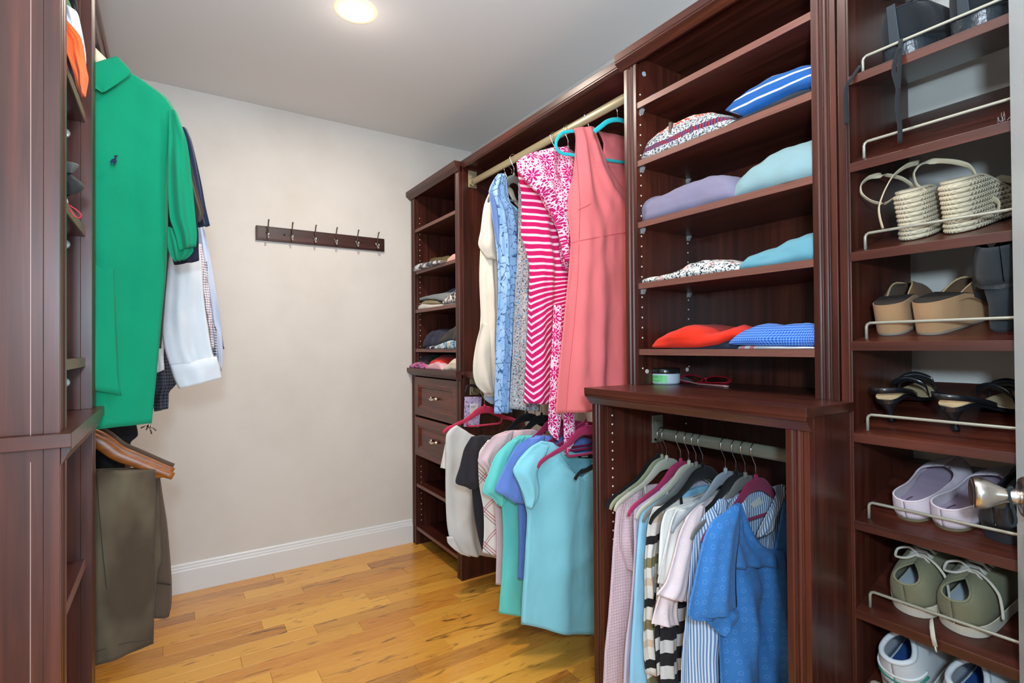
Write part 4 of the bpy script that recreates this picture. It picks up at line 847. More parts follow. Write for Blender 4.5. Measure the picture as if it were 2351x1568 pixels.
# ---------------- folded clothes
def interp(pts, y):
    if y <= pts[0][0]: return pts[0][1]
    for (a, za), (b, zb) in zip(pts, pts[1:]):
        if y <= b: return za+(zb-za)*(y-a)/max(b-a, 1e-6)
    return pts[-1][1]
def pile(name, label, cat, m, xp, D, base, top, bot=None, N=70, K=34, layers=0, wr=.006, group=None, seed=1, sgn=1, crease=.004):
    """folded soft item lying on a shelf: top (and lower) outline seen on the plane X=xp, D deep"""
    tp = sorted([(P(x, y, X=xp).y, P(x, y, X=xp).z) for x, y in top]); bt_ = sorted([(P(x, y, X=xp).y, P(x, y, X=xp).z) for x, y in bot]) if bot else None
    y0, y1 = tp[0][0], tp[-1][0]; mb = MB()
    g0 = thing(name, label, cat, (xp+D/2*sgn, (y0+y1)/2, base), group)
    for i in range(N+1):
        u = i/N; s = 2*u-1; y = y0+(y1-y0)*(.5-.5*math.cos(math.pi*u))*.5 + (y1-y0)*u*.5
        zb = max(base, interp(bt_, y)) if bt_ else base
        h = max(.0015, interp(tp, y)-zb)
        en = (1-abs(2*(y-y0)/(y1-y0)-1)**10)**.5 if 0 < i < N else 0.0
        h *= (.15+.85*en); zb_ = zb + (0 if bt_ is None else 0)
        d = D*(.72+.28*en)
        for k in range(K+1):
            th = math.pi*k/K; c, q = math.cos(th), max(0.0, math.sin(th))
            x = xp + sgn*(D/2 - d/2*math.copysign(abs(c)**.45, c)); z = zb_ + h*q**.55
            f = max(0, 1-k/(K*.5)); w_ = min(1, h/.03)
            wr_ = wr; n1 = fnoise((x, y, z), 14, seed); n2 = fnoise((x, y, z), 34, seed+2)
            x += sgn*wr*.5*fnoise((x, y*.35, z*1.6), 46, seed+5)*f; z += wr*.55*fnoise((x*.5, y, z), 26, seed+8)*q*w_
            if layers: x += sgn*crease*abs(math.sin(math.pi*layers*((z-zb_)/max(h, .004)) + n1*1.2))**.5*f*-1 + sgn*crease*f
            x += sgn*wr*n1*1.6*f*w_; z += (wr*n1*.9 + wr*.7*n2)*q*w_*.7; z = max(z, zb_+.0004)
            mb.v.append(Vector((x, y, z)))
    for i in range(N):
        for k in range(K): a = i*(K+1)+k; mb.f.append((a, a+1, a+K+2, a+K+1))
        mb.f.append((i*(K+1)+K, i*(K+1), (i+1)*(K+1), (i+1)*(K+1)+K))
    mb.f.append(tuple(range(K+1))); mb.f.append(tuple(N*(K+1)+k for k in range(K+1)))
    o = obj('folded_cloth', mb, m, g0, smooth=True); return g0
HT = [z+.0192 for z in HS]
def F(n, c, *a, **k): return fabric(n, c, *a, **k)
pile('folded_shirt', 'royal blue folded shirt with yellow trim peeking over the highest shelf edge', 'clothing', F('royal_trim', (1,1,1), pattern=pat_multi([(0, S3(18,40,150)), (.8, S3(236,170,60)), (.88, S3(18,40,150))], .06, 1)), 1.245, .15, HT[0], [(1478,224),(1492,213),(1510,205),(1530,195)], wr=.001)
pile('fair_isle_sweater', 'chunky fair isle sweater in grey, navy, red and white with a toggle', 'sweater', F('fair_isle', (1,1,1), .95, .12, pattern=pat_fairisle, weave=170, bs=.9), 1.242, .24, HT[1], [(1463,362),(1467,330),(1480,306),(1510,286),(1540,267),(1575,255),(1600,251),(1630,250),(1655,256),(1682,268),(1694,278)], seed=4, wr=.010)
g = thing('sweater_toggle', 'small brown leather toggle loop on the fair isle sweater', 'toggle', (1.24, 1.08, 1.82))
obj('toggle', MB().slab([P(x, y, X=1.2475) for x, y in ((1534,281), (1541,279), (1541,303), (1535,304))], (.010, 0, 0)), mat('brown_leather', srgb(72,52,46), .5), g, bevel=.002)
pile('folded_trousers', 'black folded jersey trousers under the blue striped knit', 'trousers', F('black_jersey', S3(36,37,42), .9, .1), 1.242, .25, HT[1], [(1640,292),(1645,278),(1655,271),(1670,275),(1700,262),(1740,241),(1780,219),(1820,201),(1873,188),(1892,186)], wr=.005, layers=1.6, seed=9)
def pat_bluestripe(t):
    o = t.xyz(); z = t.math('ADD', o[2], t.math('MULTIPLY', t.noise(t.obj(), 7), .012))
    return t.mix(t.stripes(z, .0255, .20, .3), S3(24,82,150), S3(206,214,224))
pile('striped_knit', 'bright blue knit with thin white stripes on top of the black trousers', 'sweater', F('blue_stripe_knit', (1,1,1), .9, .08, pattern=pat_bluestripe), 1.238, .24, HT[1], [(1654,250),(1664,238),(1680,216),(1710,190),(1760,161),(1810,144),(1873,130),(1892,127)], [(1654,250),(1680,256),(1700,264),(1740,243),(1780,221),(1820,203),(1873,190),(1892,188)], seed=12)
pile('sweatshirt', 'lavender sweatshirt folded with its pocket hem along the shelf edge', 'sweatshirt', F('lavender_fleece', S3(122,117,142), .92, .05), 1.236, .25, HT[2], [(1457,480),(1460,458),(1472,444),(1500,441),(1540,421),(1580,405),(1610,394),(1650,391),(1680,396),(1690,412),(1692,440)], wr=.007, seed=15)
pile('sweatshirt', 'pale grey-aqua sweatshirt bulging beside the lavender one', 'sweatshirt', F('greyaqua_fleece', S3(126,156,162), .92, .04), 1.236, .25, HT[2], [(1668,428),(1676,410),(1690,396),(1712,374),(1750,345),(1790,326),(1840,311),(1880,303),(1894,302)], wr=.008, seed=18)
pile('folded_blouse', 'thin folded blouse with a small red, white and black flower print', 'blouse', F('red_floral', (1,1,1), pattern=pat_redfloral), 1.238, .24, HT[3], [(1462,647),(1466,635),(1485,632),(1510,628),(1535,622),(1560,611),(1573,598),(1600,592),(1640,592),(1670,596),(1692,600),(1696,615)], wr=.006, seed=21, layers=1.5)
pile('folded_sweatpants', 'aqua blue folded sweatpants with a gathered waistband', 'sweatpants', F('aqua_fleece', S3(96,150,166), .92, .04), 1.236, .25, HT[3], [(1686,612),(1690,598),(1710,582),(1735,572),(1765,563),(1795,545),(1830,532),(1860,527),(1886,526),(1896,526)], wr=.007, seed=23)
pile('folded_t_shirt', 'dark navy folded T-shirt squashed beneath the red shirt', 't-shirt', F('navy_jersey', S3(34,42,60)), 1.245, .22, HT[4], [(1530,800),(1545,796),(1600,794),(1640,788),(1665,776),(1684,774),(1700,785)], wr=.005, layers=2, seed=25)
pile('folded_shirt', 'red-orange folded shirt on the lowest hutch shelf', 'shirt', F('red_orange', S3(218,40,14), .85, .06), 1.236, .24, HT[4]+.003, [(1484,796),(1490,778),(1512,766),(1535,752),(1560,744),(1590,748),(1612,761),(1640,758),(1668,750),(1690,753),(1697,765)], [(1484,800),(1600,798),(1640,792),(1670,778),(1697,768)], wr=.010, layers=1.3, seed=27)
pile('folded_t_shirt', 'white folded T-shirt with coral stripes under the blue checked shirt', 't-shirt', F('coral_stripe_white', (1,1,1), pattern=lambda t: t.mix(t.math('MULTIPLY', t.stripes(t.math('ADD', t.xyz()[1], 0.0), .028, .5), t.math('GREATER_THAN', t.xyz()[1], .058)), S3(216,212,210), S3(224,130,126))), 1.240, .23, HT[4], [(1682,800),(1690,791),(1720,790),(1800,792),(1896,794)], wr=.002, layers=2, seed=29)
pile('folded_shirt', 'bright blue gingham shirt folded on the right of the lowest hutch shelf', 'shirt', F('blue_gingham', (1,1,1), .85, .05, pattern=pat_check(.0062, S3(104,152,218), S3(8,66,172))), 1.234, .25, HT[4]+.006, [(1662,782),(1672,770),(1690,760),(1712,748),(1735,742),(1780,744),(1830,742),(1886,746),(1896,748)], [(1662,790),(1690,792),(1750,794),(1896,796)], wr=.009, layers=1.6, seed=31)

TS = [z+.0192 for z in (1.853, 1.603, 1.374, 1.143)]+[CZ+.0003]
CAM1 = F('grey_camo', (1,1,1), pattern=pat_camo([(0, S3(70,74,88)), (.44, S3(112,112,116)), (.52, S3(214,212,214))], 22))
pile('folded_leggings', 'grey and white camouflage leggings lying flat at the front of the tower shelf', 'leggings', CAM1, 1.20, .10, TS[1]+.001, [(944,614),(947,608),(958,604),(975,600),(995,597),(1010,598),(1016,601)], wr=.002, seed=2)
pile('folded_garment', 'olive green crumpled top behind the camouflage leggings', 'clothing', F('olive_jersey', S3(112,100,58)), 1.305, .18, TS[1], [(955,604),(962,594),(970,583),(978,588),(990,592),(1003,588),(1018,586),(1030,590)], wr=.010, seed=5)
pile('folded_underwear', 'pale pink folded garment at the right of the olive top', 'clothing', F('pale_peach', S3(226,176,166)), 1.25, .16, TS[1], [(1023,600),(1027,588),(1034,581),(1044,579),(1051,579)], wr=.004, seed=6)
pile('folded_shirt', 'white shirt with thin stripes at the bottom of the third shelf stack', 'shirt', F('cream_stripe', (1,1,1), pattern=pat_v(.02, .08, S3(222,214,206), S3(90,88,92), 1)), 1.235, .20, TS[2], [(951,706),(955,698),(965,694),(985,697),(1010,697),(1030,694),(1049,690)], wr=.003, seed=7)
pile('folded_shorts', 'khaki shorts squeezed in the middle of the third shelf stack', 'shorts', F('khaki_twill', S3(148,132,98)), 1.245, .18, TS[2]+.02, [(963,694),(972,688),(985,686),(998,688),(1010,695)], [(963,698),(1010,698)], wr=.003, seed=8)
pile('folded_sweatshirt', 'heather grey sweatshirt folded on top of the khaki shorts', 'sweatshirt', F('heather_grey', S3(134,140,144)), 1.245, .2, TS[2]+.02, [(957,686),(965,680),(985,675),(1010,670),(1025,672),(1034,690)], [(957,692),(975,686),(1000,688),(1034,696)], layers=2, wr=.004, seed=10)
pile('folded_jeans', 'slate blue garment behind the heather grey sweatshirt', 'clothing', F('slate_blue', S3(62,84,102)), 1.32, .15, TS[2]+.02, [(1008,674),(1018,666),(1030,660),(1042,658)], wr=.004, seed=11)
pile('folded_pyjamas', 'white and grey printed pyjamas piled by the right stile of the third shelf', 'pyjamas', F('bw_print', (1,1,1), pattern=pat_camo([(0, S3(40,42,54)), (.47, S3(226,220,216)), (.62, S3(150,150,160))], 40)), 1.225, .15, TS[2]+.012, [(1012,696),(1020,680),(1032,670),(1042,659),(1051,656)], wr=.006, layers=2, seed=13)
pile('folded_jeans', 'crumpled dark navy jeans in the middle of the fourth shelf', 'jeans', F('dark_denim', S3(44,46,66), .9, .15), 1.25, .2, TS[3]+.004, [(966,790),(968,778),(973,764),(985,756),(1000,757),(1014,760),(1020,785)], layers=3, wr=.012, crease=.009, seed=14)
pile('folded_trousers', 'charcoal corduroy trousers heaped against the right stile', 'trousers', F('charcoal_cord', S3(62,58,54), .9, .15), 1.24, .18, TS[3]+.015, [(1005,785),(1012,768),(1022,757),(1034,748),(1046,739),(1051,738)], [(1005,788),(1051,782)], layers=2, wr=.010, seed=16)
pile('folded_pyjamas', 'light blue patterned pyjamas at the front edge of the fourth shelf', 'pyjamas', F('blue_print', (1,1,1), pattern=pat_camo([(0, S3(60,96,130)), (.42, S3(150,186,204)), (.55, S3(222,224,222)), (.64, S3(206,160,110))], 30)), 1.215, .10, TS[3], [(990,800),(998,793),(1010,787),(1022,783),(1038,781),(1051,779)], wr=.005, seed=17)
pile('folded_shorts', 'navy shorts with a white hem at the front of the fourth shelf', 'shorts', F('navy_white', (1,1,1), pattern=pat_multi([(0, S3(36,40,68)), (.86, S3(226,224,226))], .12, 1)), 1.215, .08, TS[3], [(975,800),(979,795),(988,794),(998,800)], wr=.002, seed=19)
pile('folded_garment', 'black top heaped on the left of the drawer tower counter', 'clothing', F('soft_black', S3(40,36,34)), 1.24, .18, TS[4], [(943,835),(949,824),(962,816),(974,819),(982,828),(987,840)], wr=.010, layers=1.5, seed=20)
pile('folded_underwear', 'pink and purple printed garment hanging over the counter edge', 'clothing', F('pink_purple', (1,1,1), pattern=pat_camo([(0, S3(74,44,92)), (.42, S3(214,110,162)), (.6, S3(232,160,190))], 40)), 1.205, .06, TS[4], [(937,840),(944,834),(955,831),(966,836),(980,841)], wr=.004, seed=22)
pile('folded_garment', 'bright red top in the middle of the drawer tower counter', 'clothing', F('bright_red', S3(226,50,40)), 1.235, .14, TS[4]+.004, [(980,836),(986,826),(998,819),(1010,822),(1018,832),(1021,842)], wr=.006, seed=24)
pile('folded_garment', 'dark maroon top behind the bright red one', 'clothing', F('maroon_cotton', S3(112,22,34)), 1.31, .14, TS[4]+.003, [(992,826),(1005,814),(1020,813),(1036,818),(1042,828)], wr=.006, seed=26)
pile('folded_garment', 'pale pink top at the front edge of the drawer tower counter', 'clothing', F('pale_pink_knit', S3(226,176,184)), 1.205, .06, TS[4], [(977,846),(983,836),(996,831),(1008,834),(1014,846)], wr=.006, seed=28)
pile('folded_garment', 'cream and white top by the right stile of the drawer tower counter', 'clothing', F('cream_satin', S3(222,208,190)), 1.215, .14, TS[4], [(1012,848),(1020,838),(1028,828),(1038,820),(1051,817)], wr=.007, layers=1.5, seed=30)

# clothes in the left tower
def lump(name, label, cat, m, Y, rows, T=.05, **k):
    g = thing(name, label, cat, (LX-.05, Y, P(rows[-1][0][0], rows[-1][0][1], Y=Y).z))
    cloth('cloth', m, g, rows, Y, T=T, **k); return g
OR = F('orange_jersey', S3(236,98,44), .85, .06)
lump('orange_shirt', 'orange sleeve spilling from the upper shelf of the left tower', 'shirt', OR, 1.19, [((128,28),(138,34)), ((128,42),(162,56)), ((140,66),(184,84)), ((152,90),(192,112)), ((152,115),(196,138)), ((160,140),(199,160)), ((170,168),(203,178)), ((176,196),(201,196)), ((183,212),(199,206)), ((188,224),(196,223))], T=.05, nf=1.2, amp=.006, N=26, R=50, wr=.016)
lump('white_shirt', 'pale grey shirt bunched above the orange sleeve in the left tower', 'shirt', F('pale_grey_jersey', S3(196,198,206)), 1.25, [((128,14),(158,14)), ((128,24),(176,28)), ((130,44),(184,54)), ((140,66),(191,86)), ((160,100),(195,110)), ((170,128),(197,132)), ((182,150),(198,148))], T=.07, nf=1.3, amp=.012, wr=.016)
lump('green_cloth', 'moss green cloth at the very top of the left tower opening', 'clothing', F('moss_knit', S3(58,116,68)), 1.28, [((126,-14),(150,-14)), ((126,0),(158,2)), ((128,12),(164,18)), ((140,20),(166,24))], T=.06, nf=1, amp=.006)
lump('black_cloth', 'black cloth standing between the moss green one and the far stile', 'clothing', F('black_knit', S3(22,22,24)), 1.36, [((150,-14),(172,-14)), ((156,0),(176,4)), ((160,20),(180,26)), ((166,40),(182,44))], T=.04, nf=1, amp=.004)
lump('denim_cloth', 'slate blue garment corner between the shelf edge and the orange sleeve', 'clothing', F('slate_denim', S3(84,98,122)), 1.215, [((142,90),(152,94)), ((146,112),(160,120)), ((154,132),(168,136)), ((160,150),(174,152)), ((165,168),(173,170))], T=.03, nf=1, amp=.004)
lump('grey_cloth', 'dark grey folded cloth with a pointed corner in the left tower', 'clothing', F('dark_grey_felt', S3(84,84,80)), 1.20, [((130,370),(150,371)), ((130,376),(180,378)), ((130,386),(176,388)), ((130,396),(166,399))], T=.05, nf=.8, amp=.004, R=20)
lump('knit_cap', 'near-black cap with a rolled brim below the dark grey cloth', 'cap', F('charcoal_felt', S3(46,44,44)), 1.20, [((130,400),(160,398)), ((130,410),(174,410)), ((130,422),(188,420)), ((130,434),(193,430)), ((130,442),(184,440)), ((130,448),(160,448))], T=.05, nf=.8, amp=.005, R=24)
g = thing('lanyard', 'white tag with a thin red cord loop on a shelf of the left tower', 'lanyard', (-.14, 1.2, 1.43))
obj('tag', MB().slab([P(x, y, Y=1.2) for x, y in ((138,448), (150,449), (157,462), (154,470), (148,464))], (0, .006, 0)), mat('tag_pale', srgb(186,186,180), .6), g, bevel=.002)
obj('cord', MB().tube([P(x, y, Y=1.2) for x, y in ((154,467), (163,474), (174,481), (183,489), (187,495), (184,500), (178,500), (172,497), (160,482), (153,468))], .0011, 6), mat('red_cord', srgb(206,24,48), .6), g, smooth=True)

# ---------------- jar and glasses on the counter
jc = P(1526, 874, X=1.325); jx, jy = 1.335, P(1526, 870, X=1.335).y
g = thing('cosmetic_jar', 'white cream jar with a black lid and a green label on the counter', 'jar', (jx, jy, CZ))
obj('jar_body', MB().lathe([(0,.0004), (.042,.0004), (.0465,.004), (.0475,.008), (.0475,.034), (0,.034)], (jx, jy, CZ), (0,0,1), 48), mat('jar_white', srgb(196,206,220), .3), g, smooth=True, bevel=.001)
obj('lid', MB().lathe([(0,.0345), (.0478,.0345), (.0482,.037), (.0482,.048), (.046,.0515), (0,.0518)], (jx, jy, CZ), (0,0,1), 48), mat('jar_lid', (.012,.012,.012), .18), g, smooth=True)
b = MB(); n_ = 22; aim = math.atan2(-jy, -jx); vs = []
for k in range(n_+1):
    a = aim-1.55+k*1.72/n_
    for z_ in (.006, .030): vs.append((jx+math.cos(a)*.0480, jy+math.sin(a)*.0480, CZ+z_))
b.add(vs, [(2*k, 2*k+2, 2*k+3, 2*k+1) for k in range(n_)])
lb_ = obj('label', b, mat('jar_label', srgb(120,204,130), .5), g, label='green paper label with fine print')
b = MB(); 
for z_, a0, a1 in ((.0262,.35,1.45), (.0238,.4,1.1), (.0205,.3,1.4), (.0160,.3,.75), (.0130,.35,1.35), (.0105,.35,1.2)):
    vs = [(jx+math.cos(aim-1.55+a)*.0483, jy+math.sin(aim-1.55+a)*.0483, CZ+z_+q) for a in [a0+(a1-a0)*k/24 for k in range(25)] for q in (0, .0009)]
    b.add(vs, [(2*k, 2*k+2, 2*k+3, 2*k+1) for k in range(24) if (k*7+int(z_*9000)) % 6])
obj('fine_print', b, mat('print_ink', srgb(40,84,60), .7), lb_, stuff=True)
g = thing('reading_glasses', 'folded reading glasses with translucent red frames beside the cream jar', 'glasses', tuple(P(1612, 884, Z=CZ)))
RG = mat('red_acetate', srgb(170,20,44), .12, trans=.35); c0 = P(1582, 882, Z=CZ); c1 = P(1643, 886, Z=CZ)
dv = (c1-c0); dv.z = 0; dl = dv.length/2.1; dv.normalize(); up = Vector((0,0,1)); b = MB(); lens = MB()
for cc in (c0, c1):
    cc = cc+up*.016+Vector((.01,0,0)); ring_ = [cc + dv*math.cos(a)*dl*.92 + up*math.sin(a)*.0125 + Vector((.25,0,0))*.02*math.sin(a) for a in [i*math.pi/12 for i in range(25)]]
    b.tube(ring_, .0019, 8, False); lens.add(ring_[:24], [tuple(range(24))])
mid = (c0+c1)/2+up*.019+Vector((.01,0,0)); b.tube([mid-dv*.008, mid+up*.003, mid+dv*.008], .0018, 8)
obj('frame', b, RG, g, smooth=True); obj('lenses', lens, mat('lens', (.9,.9,.9), .02, trans=1), g, stuff=True)
e0 = c0-dv*dl+up*.018; e1 = c1+dv*dl+up*.018
obj('temple', MB().tube([e0, e0+Vector((-.010,-.01,-.004)), (c0+c1)/2+Vector((-.016,0,.004)), e1+Vector((-.02,-.012,-.015))], [.0022,.002,.002,.003], 8), mat('clear_red', srgb(206,150,150), .15, trans=.5), g, smooth=True)
obj('temple', MB().tube([e1, e1+Vector((-.008,.006,-.006)), (c0+c1)/2+Vector((-.011,0,.008)), e0+Vector((-.008,.01,-.014))], [.0022,.002,.002,.003], 8), RG, g, smooth=True)

# ================================================ SHOES
SHP = [(0,0), (.015,.36), (.05,.60), (.10,.73), (.20,.80), (.35,.80), (.50,.86), (.62,.97), (.72,1.0), (.82,.93), (.91,.72), (.965,.45), (.99,.2), (1,0)]
SHPP = [(0,0), (.015,.30), (.05,.52), (.10,.62), (.20,.66), (.35,.64), (.50,.76), (.62,.95), (.72,1.0), (.82,.86), (.91,.60), (.965,.36), (.99,.18), (1,0)]
def wid(t, sh):
    k = 0
    while k < len(sh)-2 and t > sh[k+1][0]: k += 1
    (a, za), (b, zb) = sh[k], sh[k+1]; u = max(0, min(1, (t-a)/(b-a)))
    if k == 0 or k == len(sh)-2: return (za+(zb-za)*(u**.5 if k == 0 else 1-(1-u)**.5))*1.0 if k == 0 else za*(1-u**2)**.5
    sl = lambda i: (sh[i+1][1]-sh[i-1][1])/(sh[i+1][0]-sh[i-1][0]); m0, m1 = sl(k)*(b-a), sl(k+1)*(b-a)
    return za*(2*u**3-3*u*u+1)+m0*(u**3-2*u*u+u)+zb*(3*u*u-2*u**3)+m1*(u**3-u*u)
TT = [0, .002, .006, .012, .02, .03, .045, .06, .08, .10, .125, .15, .18, .21, .245, .28, .315, .35, .385, .42, .455, .49, .525, .56, .595, .63, .665, .70, .735, .77, .80, .83, .855, .88, .90, .92, .938, .955, .968, .98, .988, .995, 1]
def sole(mb, L, W, zb, zt, sh=SHP, curve=.0, t1=1.0, t0=0.0):
    ts = [t for t in TT if t0 <= t <= t1]; n = len(ts)
    for t in ts:
        w_ = W/2*max(wid(t, sh), .02); x0 = curve*math.sin(math.pi*t)
        for x, z in ((-w_, zb(t)), (w_, zb(t)), (w_, zt(t)), (-w_, zt(t))): mb.v.append(Vector((x+x0, t*L, z)))
    k0 = len(mb.v)-4*n
    for i in range(n-1):
        a = k0+4*i
        for k in range(4): mb.f.append((a+k, a+(k+1)%4, a+4+(k+1)%4, a+4+k))
    mb.f += [(k0, k0+1, k0+2, k0+3), (k0+4*n-4, k0+4*n-3, k0+4*n-2, k0+4*n-1)]
    return mb
def smooth01(a, b, t): t = max(0, min(1, (t-a)/(b-a))); return t*t*(3-2*t)
def upper(mb, L, W, z0, H, topen, sh=SHP, curve=0, t0=0.0, t1=1.0, phi0=52, xe=.6, m=8, rim=None):
    ts = [t for t in TT if t0 <= t <= t1]; edges = {1: [], -1: []}
    for s in (-1, 1):
        k0 = len(mb.v)
        for t in ts:
            ph = math.radians(phi0+(90-phi0)*smooth01(topen-.22, topen, t)); w_ = W/2*max(wid(t, sh), .02)*.97; x0 = curve*math.sin(math.pi*t)
            for j in range(m+1):
                a = ph*j/m
                p = Vector((s*w_*max(math.cos(a), 0.0)**xe if j < m or ph < 1.57 else 0, t*L, z0(t)+H(t)*math.sin(a)**.85)); p.x += x0; mb.v.append(p)
            if t <= topen: edges[s].append(mb.v[-1].copy())
        for i in range(len(ts)-1):
            for j in range(m): a = k0+i*(m+1)+j; mb.f.append((a, a+1, a+m+2, a+m+1))
    return edges[-1][::-1] + edges[1]
def place_m(i, X, Y, head, extra_tilt=0, lift=.0008):
    z, r = SH[i]; sl = math.atan(r/.285)
    return Matrix.Translation((X, Y, z+.0095+(X-hx)*r/.285+lift)) @ Matrix.Rotation(-sl-extra_tilt, 4, 'Y') @ Matrix.Rotation(math.radians(head-90), 4, 'Z')
def YX(px, py, X): return P(px, py, X=X).y
def shoe_thing(name, label, cat, M_, group=None): return thing(name, label, cat, tuple(M_ @ Vector((0,.12,0))), group)

# olive canvas sneakers
CAN = fabric('olive_canvas', S3(112,110,86), .9, .10, 700, .3); RUB = mat('cream_rubber', srgb(196,188,172), .55); INS = fabric('grey_insole', S3(170,178,186)); LAC = fabric('lace_cotton', S3(186,180,168), .9)
def sneaker(label, M_, side, upm, solem, insm, lacm, L=.285, W=.108, zs=.026, Hh=.062, Ht=.044, topen=.21, loose=True, name='canvas_sneaker', hi=0, rimr=.0024):
    g = shoe_thing(name, label, 'shoe', M_)
    sl = MB(); sole(sl, L, W*1.04, lambda t: .0+.006*smooth01(.8,1,t), lambda t: zs*(1-.15*math.sin(math.pi*t))+.004*smooth01(.85,1,t))
    obj('sole', sl, solem, g, matrix=M_, bevel=.003)
    um = MB(); H = lambda t: (Hh+hi*(1-smooth01(.08,.35,t)))*(1-smooth01(.08,.34,t)) + (Ht+.024)*smooth01(.08,.34,t)*(1-smooth01(.34,1.0,t)*.74)
    rim = upper(um, L, W, lambda t: zs*.86, H, topen)
    obj('upper', um, upm, g, smooth=True, matrix=M_, solid=.0028)
    obj('collar_binding', MB().tube(rim, rimr, 8), upm, g, smooth=True, matrix=M_)
    im = MB(); sole(im, L, W*.86, lambda t: zs*.8, lambda t: zs*.8+.004, t1=.5); obj('insole', im, insm, g, matrix=M_)
    lc_ = MB()
    for j, t in enumerate((.25,.30,.35,.40,.45,.50)):
        z = zs*.86+H(t)+.0045; w_ = .020
        lc_.tube([(-w_, t*L, z-.008), (-w_*.5, (t+.01)*L, z-.0005), (w_*.5, (t+.015)*L, z-.0005), (w_, (t+.02)*L, z-.008)], .0026, 7)
        lc_.tube([(w_, t*L, z-.008), (w_*.5, (t+.012)*L, z+.002), (-w_*.5, (t+.02)*L, z+.002), (-w_, (t+.03)*L, z-.008)], .0026, 7)
    obj('laces', lc_, lacm, g, smooth=True, matrix=M_)
    if loose:
        z = zs*.86+H(.27)+.006
        obj('lace_bow', MB().tube(crom([(0,.27*L,z), (side*.015,.25*L,z+.005), (side*.036,.22*L,z-.002), (side*.050,.20*L,z-.018), (side*.056,.17*L,z-.040), (side*.058,.15*L,z-.058)], 26), .0026, 7)
            .tube(crom([(0,.27*L,z), (-side*.018,.29*L,z+.006), (-side*.036,.26*L,z+.001), (-side*.034,.20*L,z-.006), (-side*.014,.20*L,z-.002), (0,.27*L,z+.001)], 30), .0026, 7), lacm, g, smooth=True, matrix=M_)
    return g
Y1 = YX(2085, 1400, 1.262); Y2 = YX(2192, 1440, 1.262)
sneaker('olive canvas sneaker on the left of its pair, white rubber sole and untied lace', place_m(7, 1.258, Y1-.002, -3), 1, CAN, RUB, INS, LAC)
sneaker('olive canvas sneaker on the right of its pair, nearer the door', place_m(7, 1.256, Y2-.004, -8), 1, CAN, RUB, INS, LAC)
o = MB(); o.tube([P(2138,1420,X=1.238), P(2139,1440,X=1.215), P(2142,1462,X=1.213), P(2147,1484,X=1.213)], .0042, 8, flat=((1,0,0), .0008)); o.tube([P(2147,1484,X=1.213), P(2150,1497,X=1.213)], .0016, 8)
tag(obj('shoelace', o, LAC, smooth=True, origin=tuple(P(2140,1440,X=1.215))), 'flat cream lace end hanging over the shelf edge below the olive sneakers', 'shoelace')
# pale pink flats
PK = fabric('blush_suede', S3(206,190,198), .9, .05); LV = fabric('lavender_insole', S3(160,140,160)); TRD = mat('khaki_tread', srgb(112,100,74), .7)
def flat_shoe(label, M_):
    g = shoe_thing('ballet_flat', label, 'shoe', M_); L, W = .245, .088
    s_ = MB(); sole(s_, L, W*.95, lambda t: 0, lambda t: .009, t1=1); obj('outsole', s_, TRD, g, matrix=M_, bevel=.002)
    u_ = MB(); rim = upper(u_, L, W, lambda t: .007, lambda t: .052*(1-smooth01(.05,.40,t)*.30)*(1-smooth01(.5,1,t)*.40), .72, phi0=46, xe=.30)
    obj('upper', u_, PK, g, smooth=True, matrix=M_, solid=.0024); obj('topline', MB().tube(rim, .0020, 8), PK, g, smooth=True, matrix=M_)
    i_ = MB(); sole(i_, L, W*.90, lambda t: .008, lambda t: .014, t1=.88); obj('insole', i_, LV, g, matrix=M_)
    st = MB()
    for rr in (.62,.55): st.tube([Vector((W/2*rr*math.cos(a)*.8, L*.20+L*.14*math.sin(a), .0145)) for a in [math.pi*.8+i*math.pi*1.5/20 for i in range(21)]], .0006, 5)
    obj('stitching', st, mat('dark_stitch', srgb(70,60,70), .8), g, matrix=M_)
flat_shoe('pale pink ballet flat on the left, heel against the metal rail', place_m(6, 1.262, YX(2082,1190,1.262), -4))
flat_shoe('pale pink ballet flat on the right, partly behind the door knob', place_m(6, 1.262, YX(2166,1212,1.262), -14))
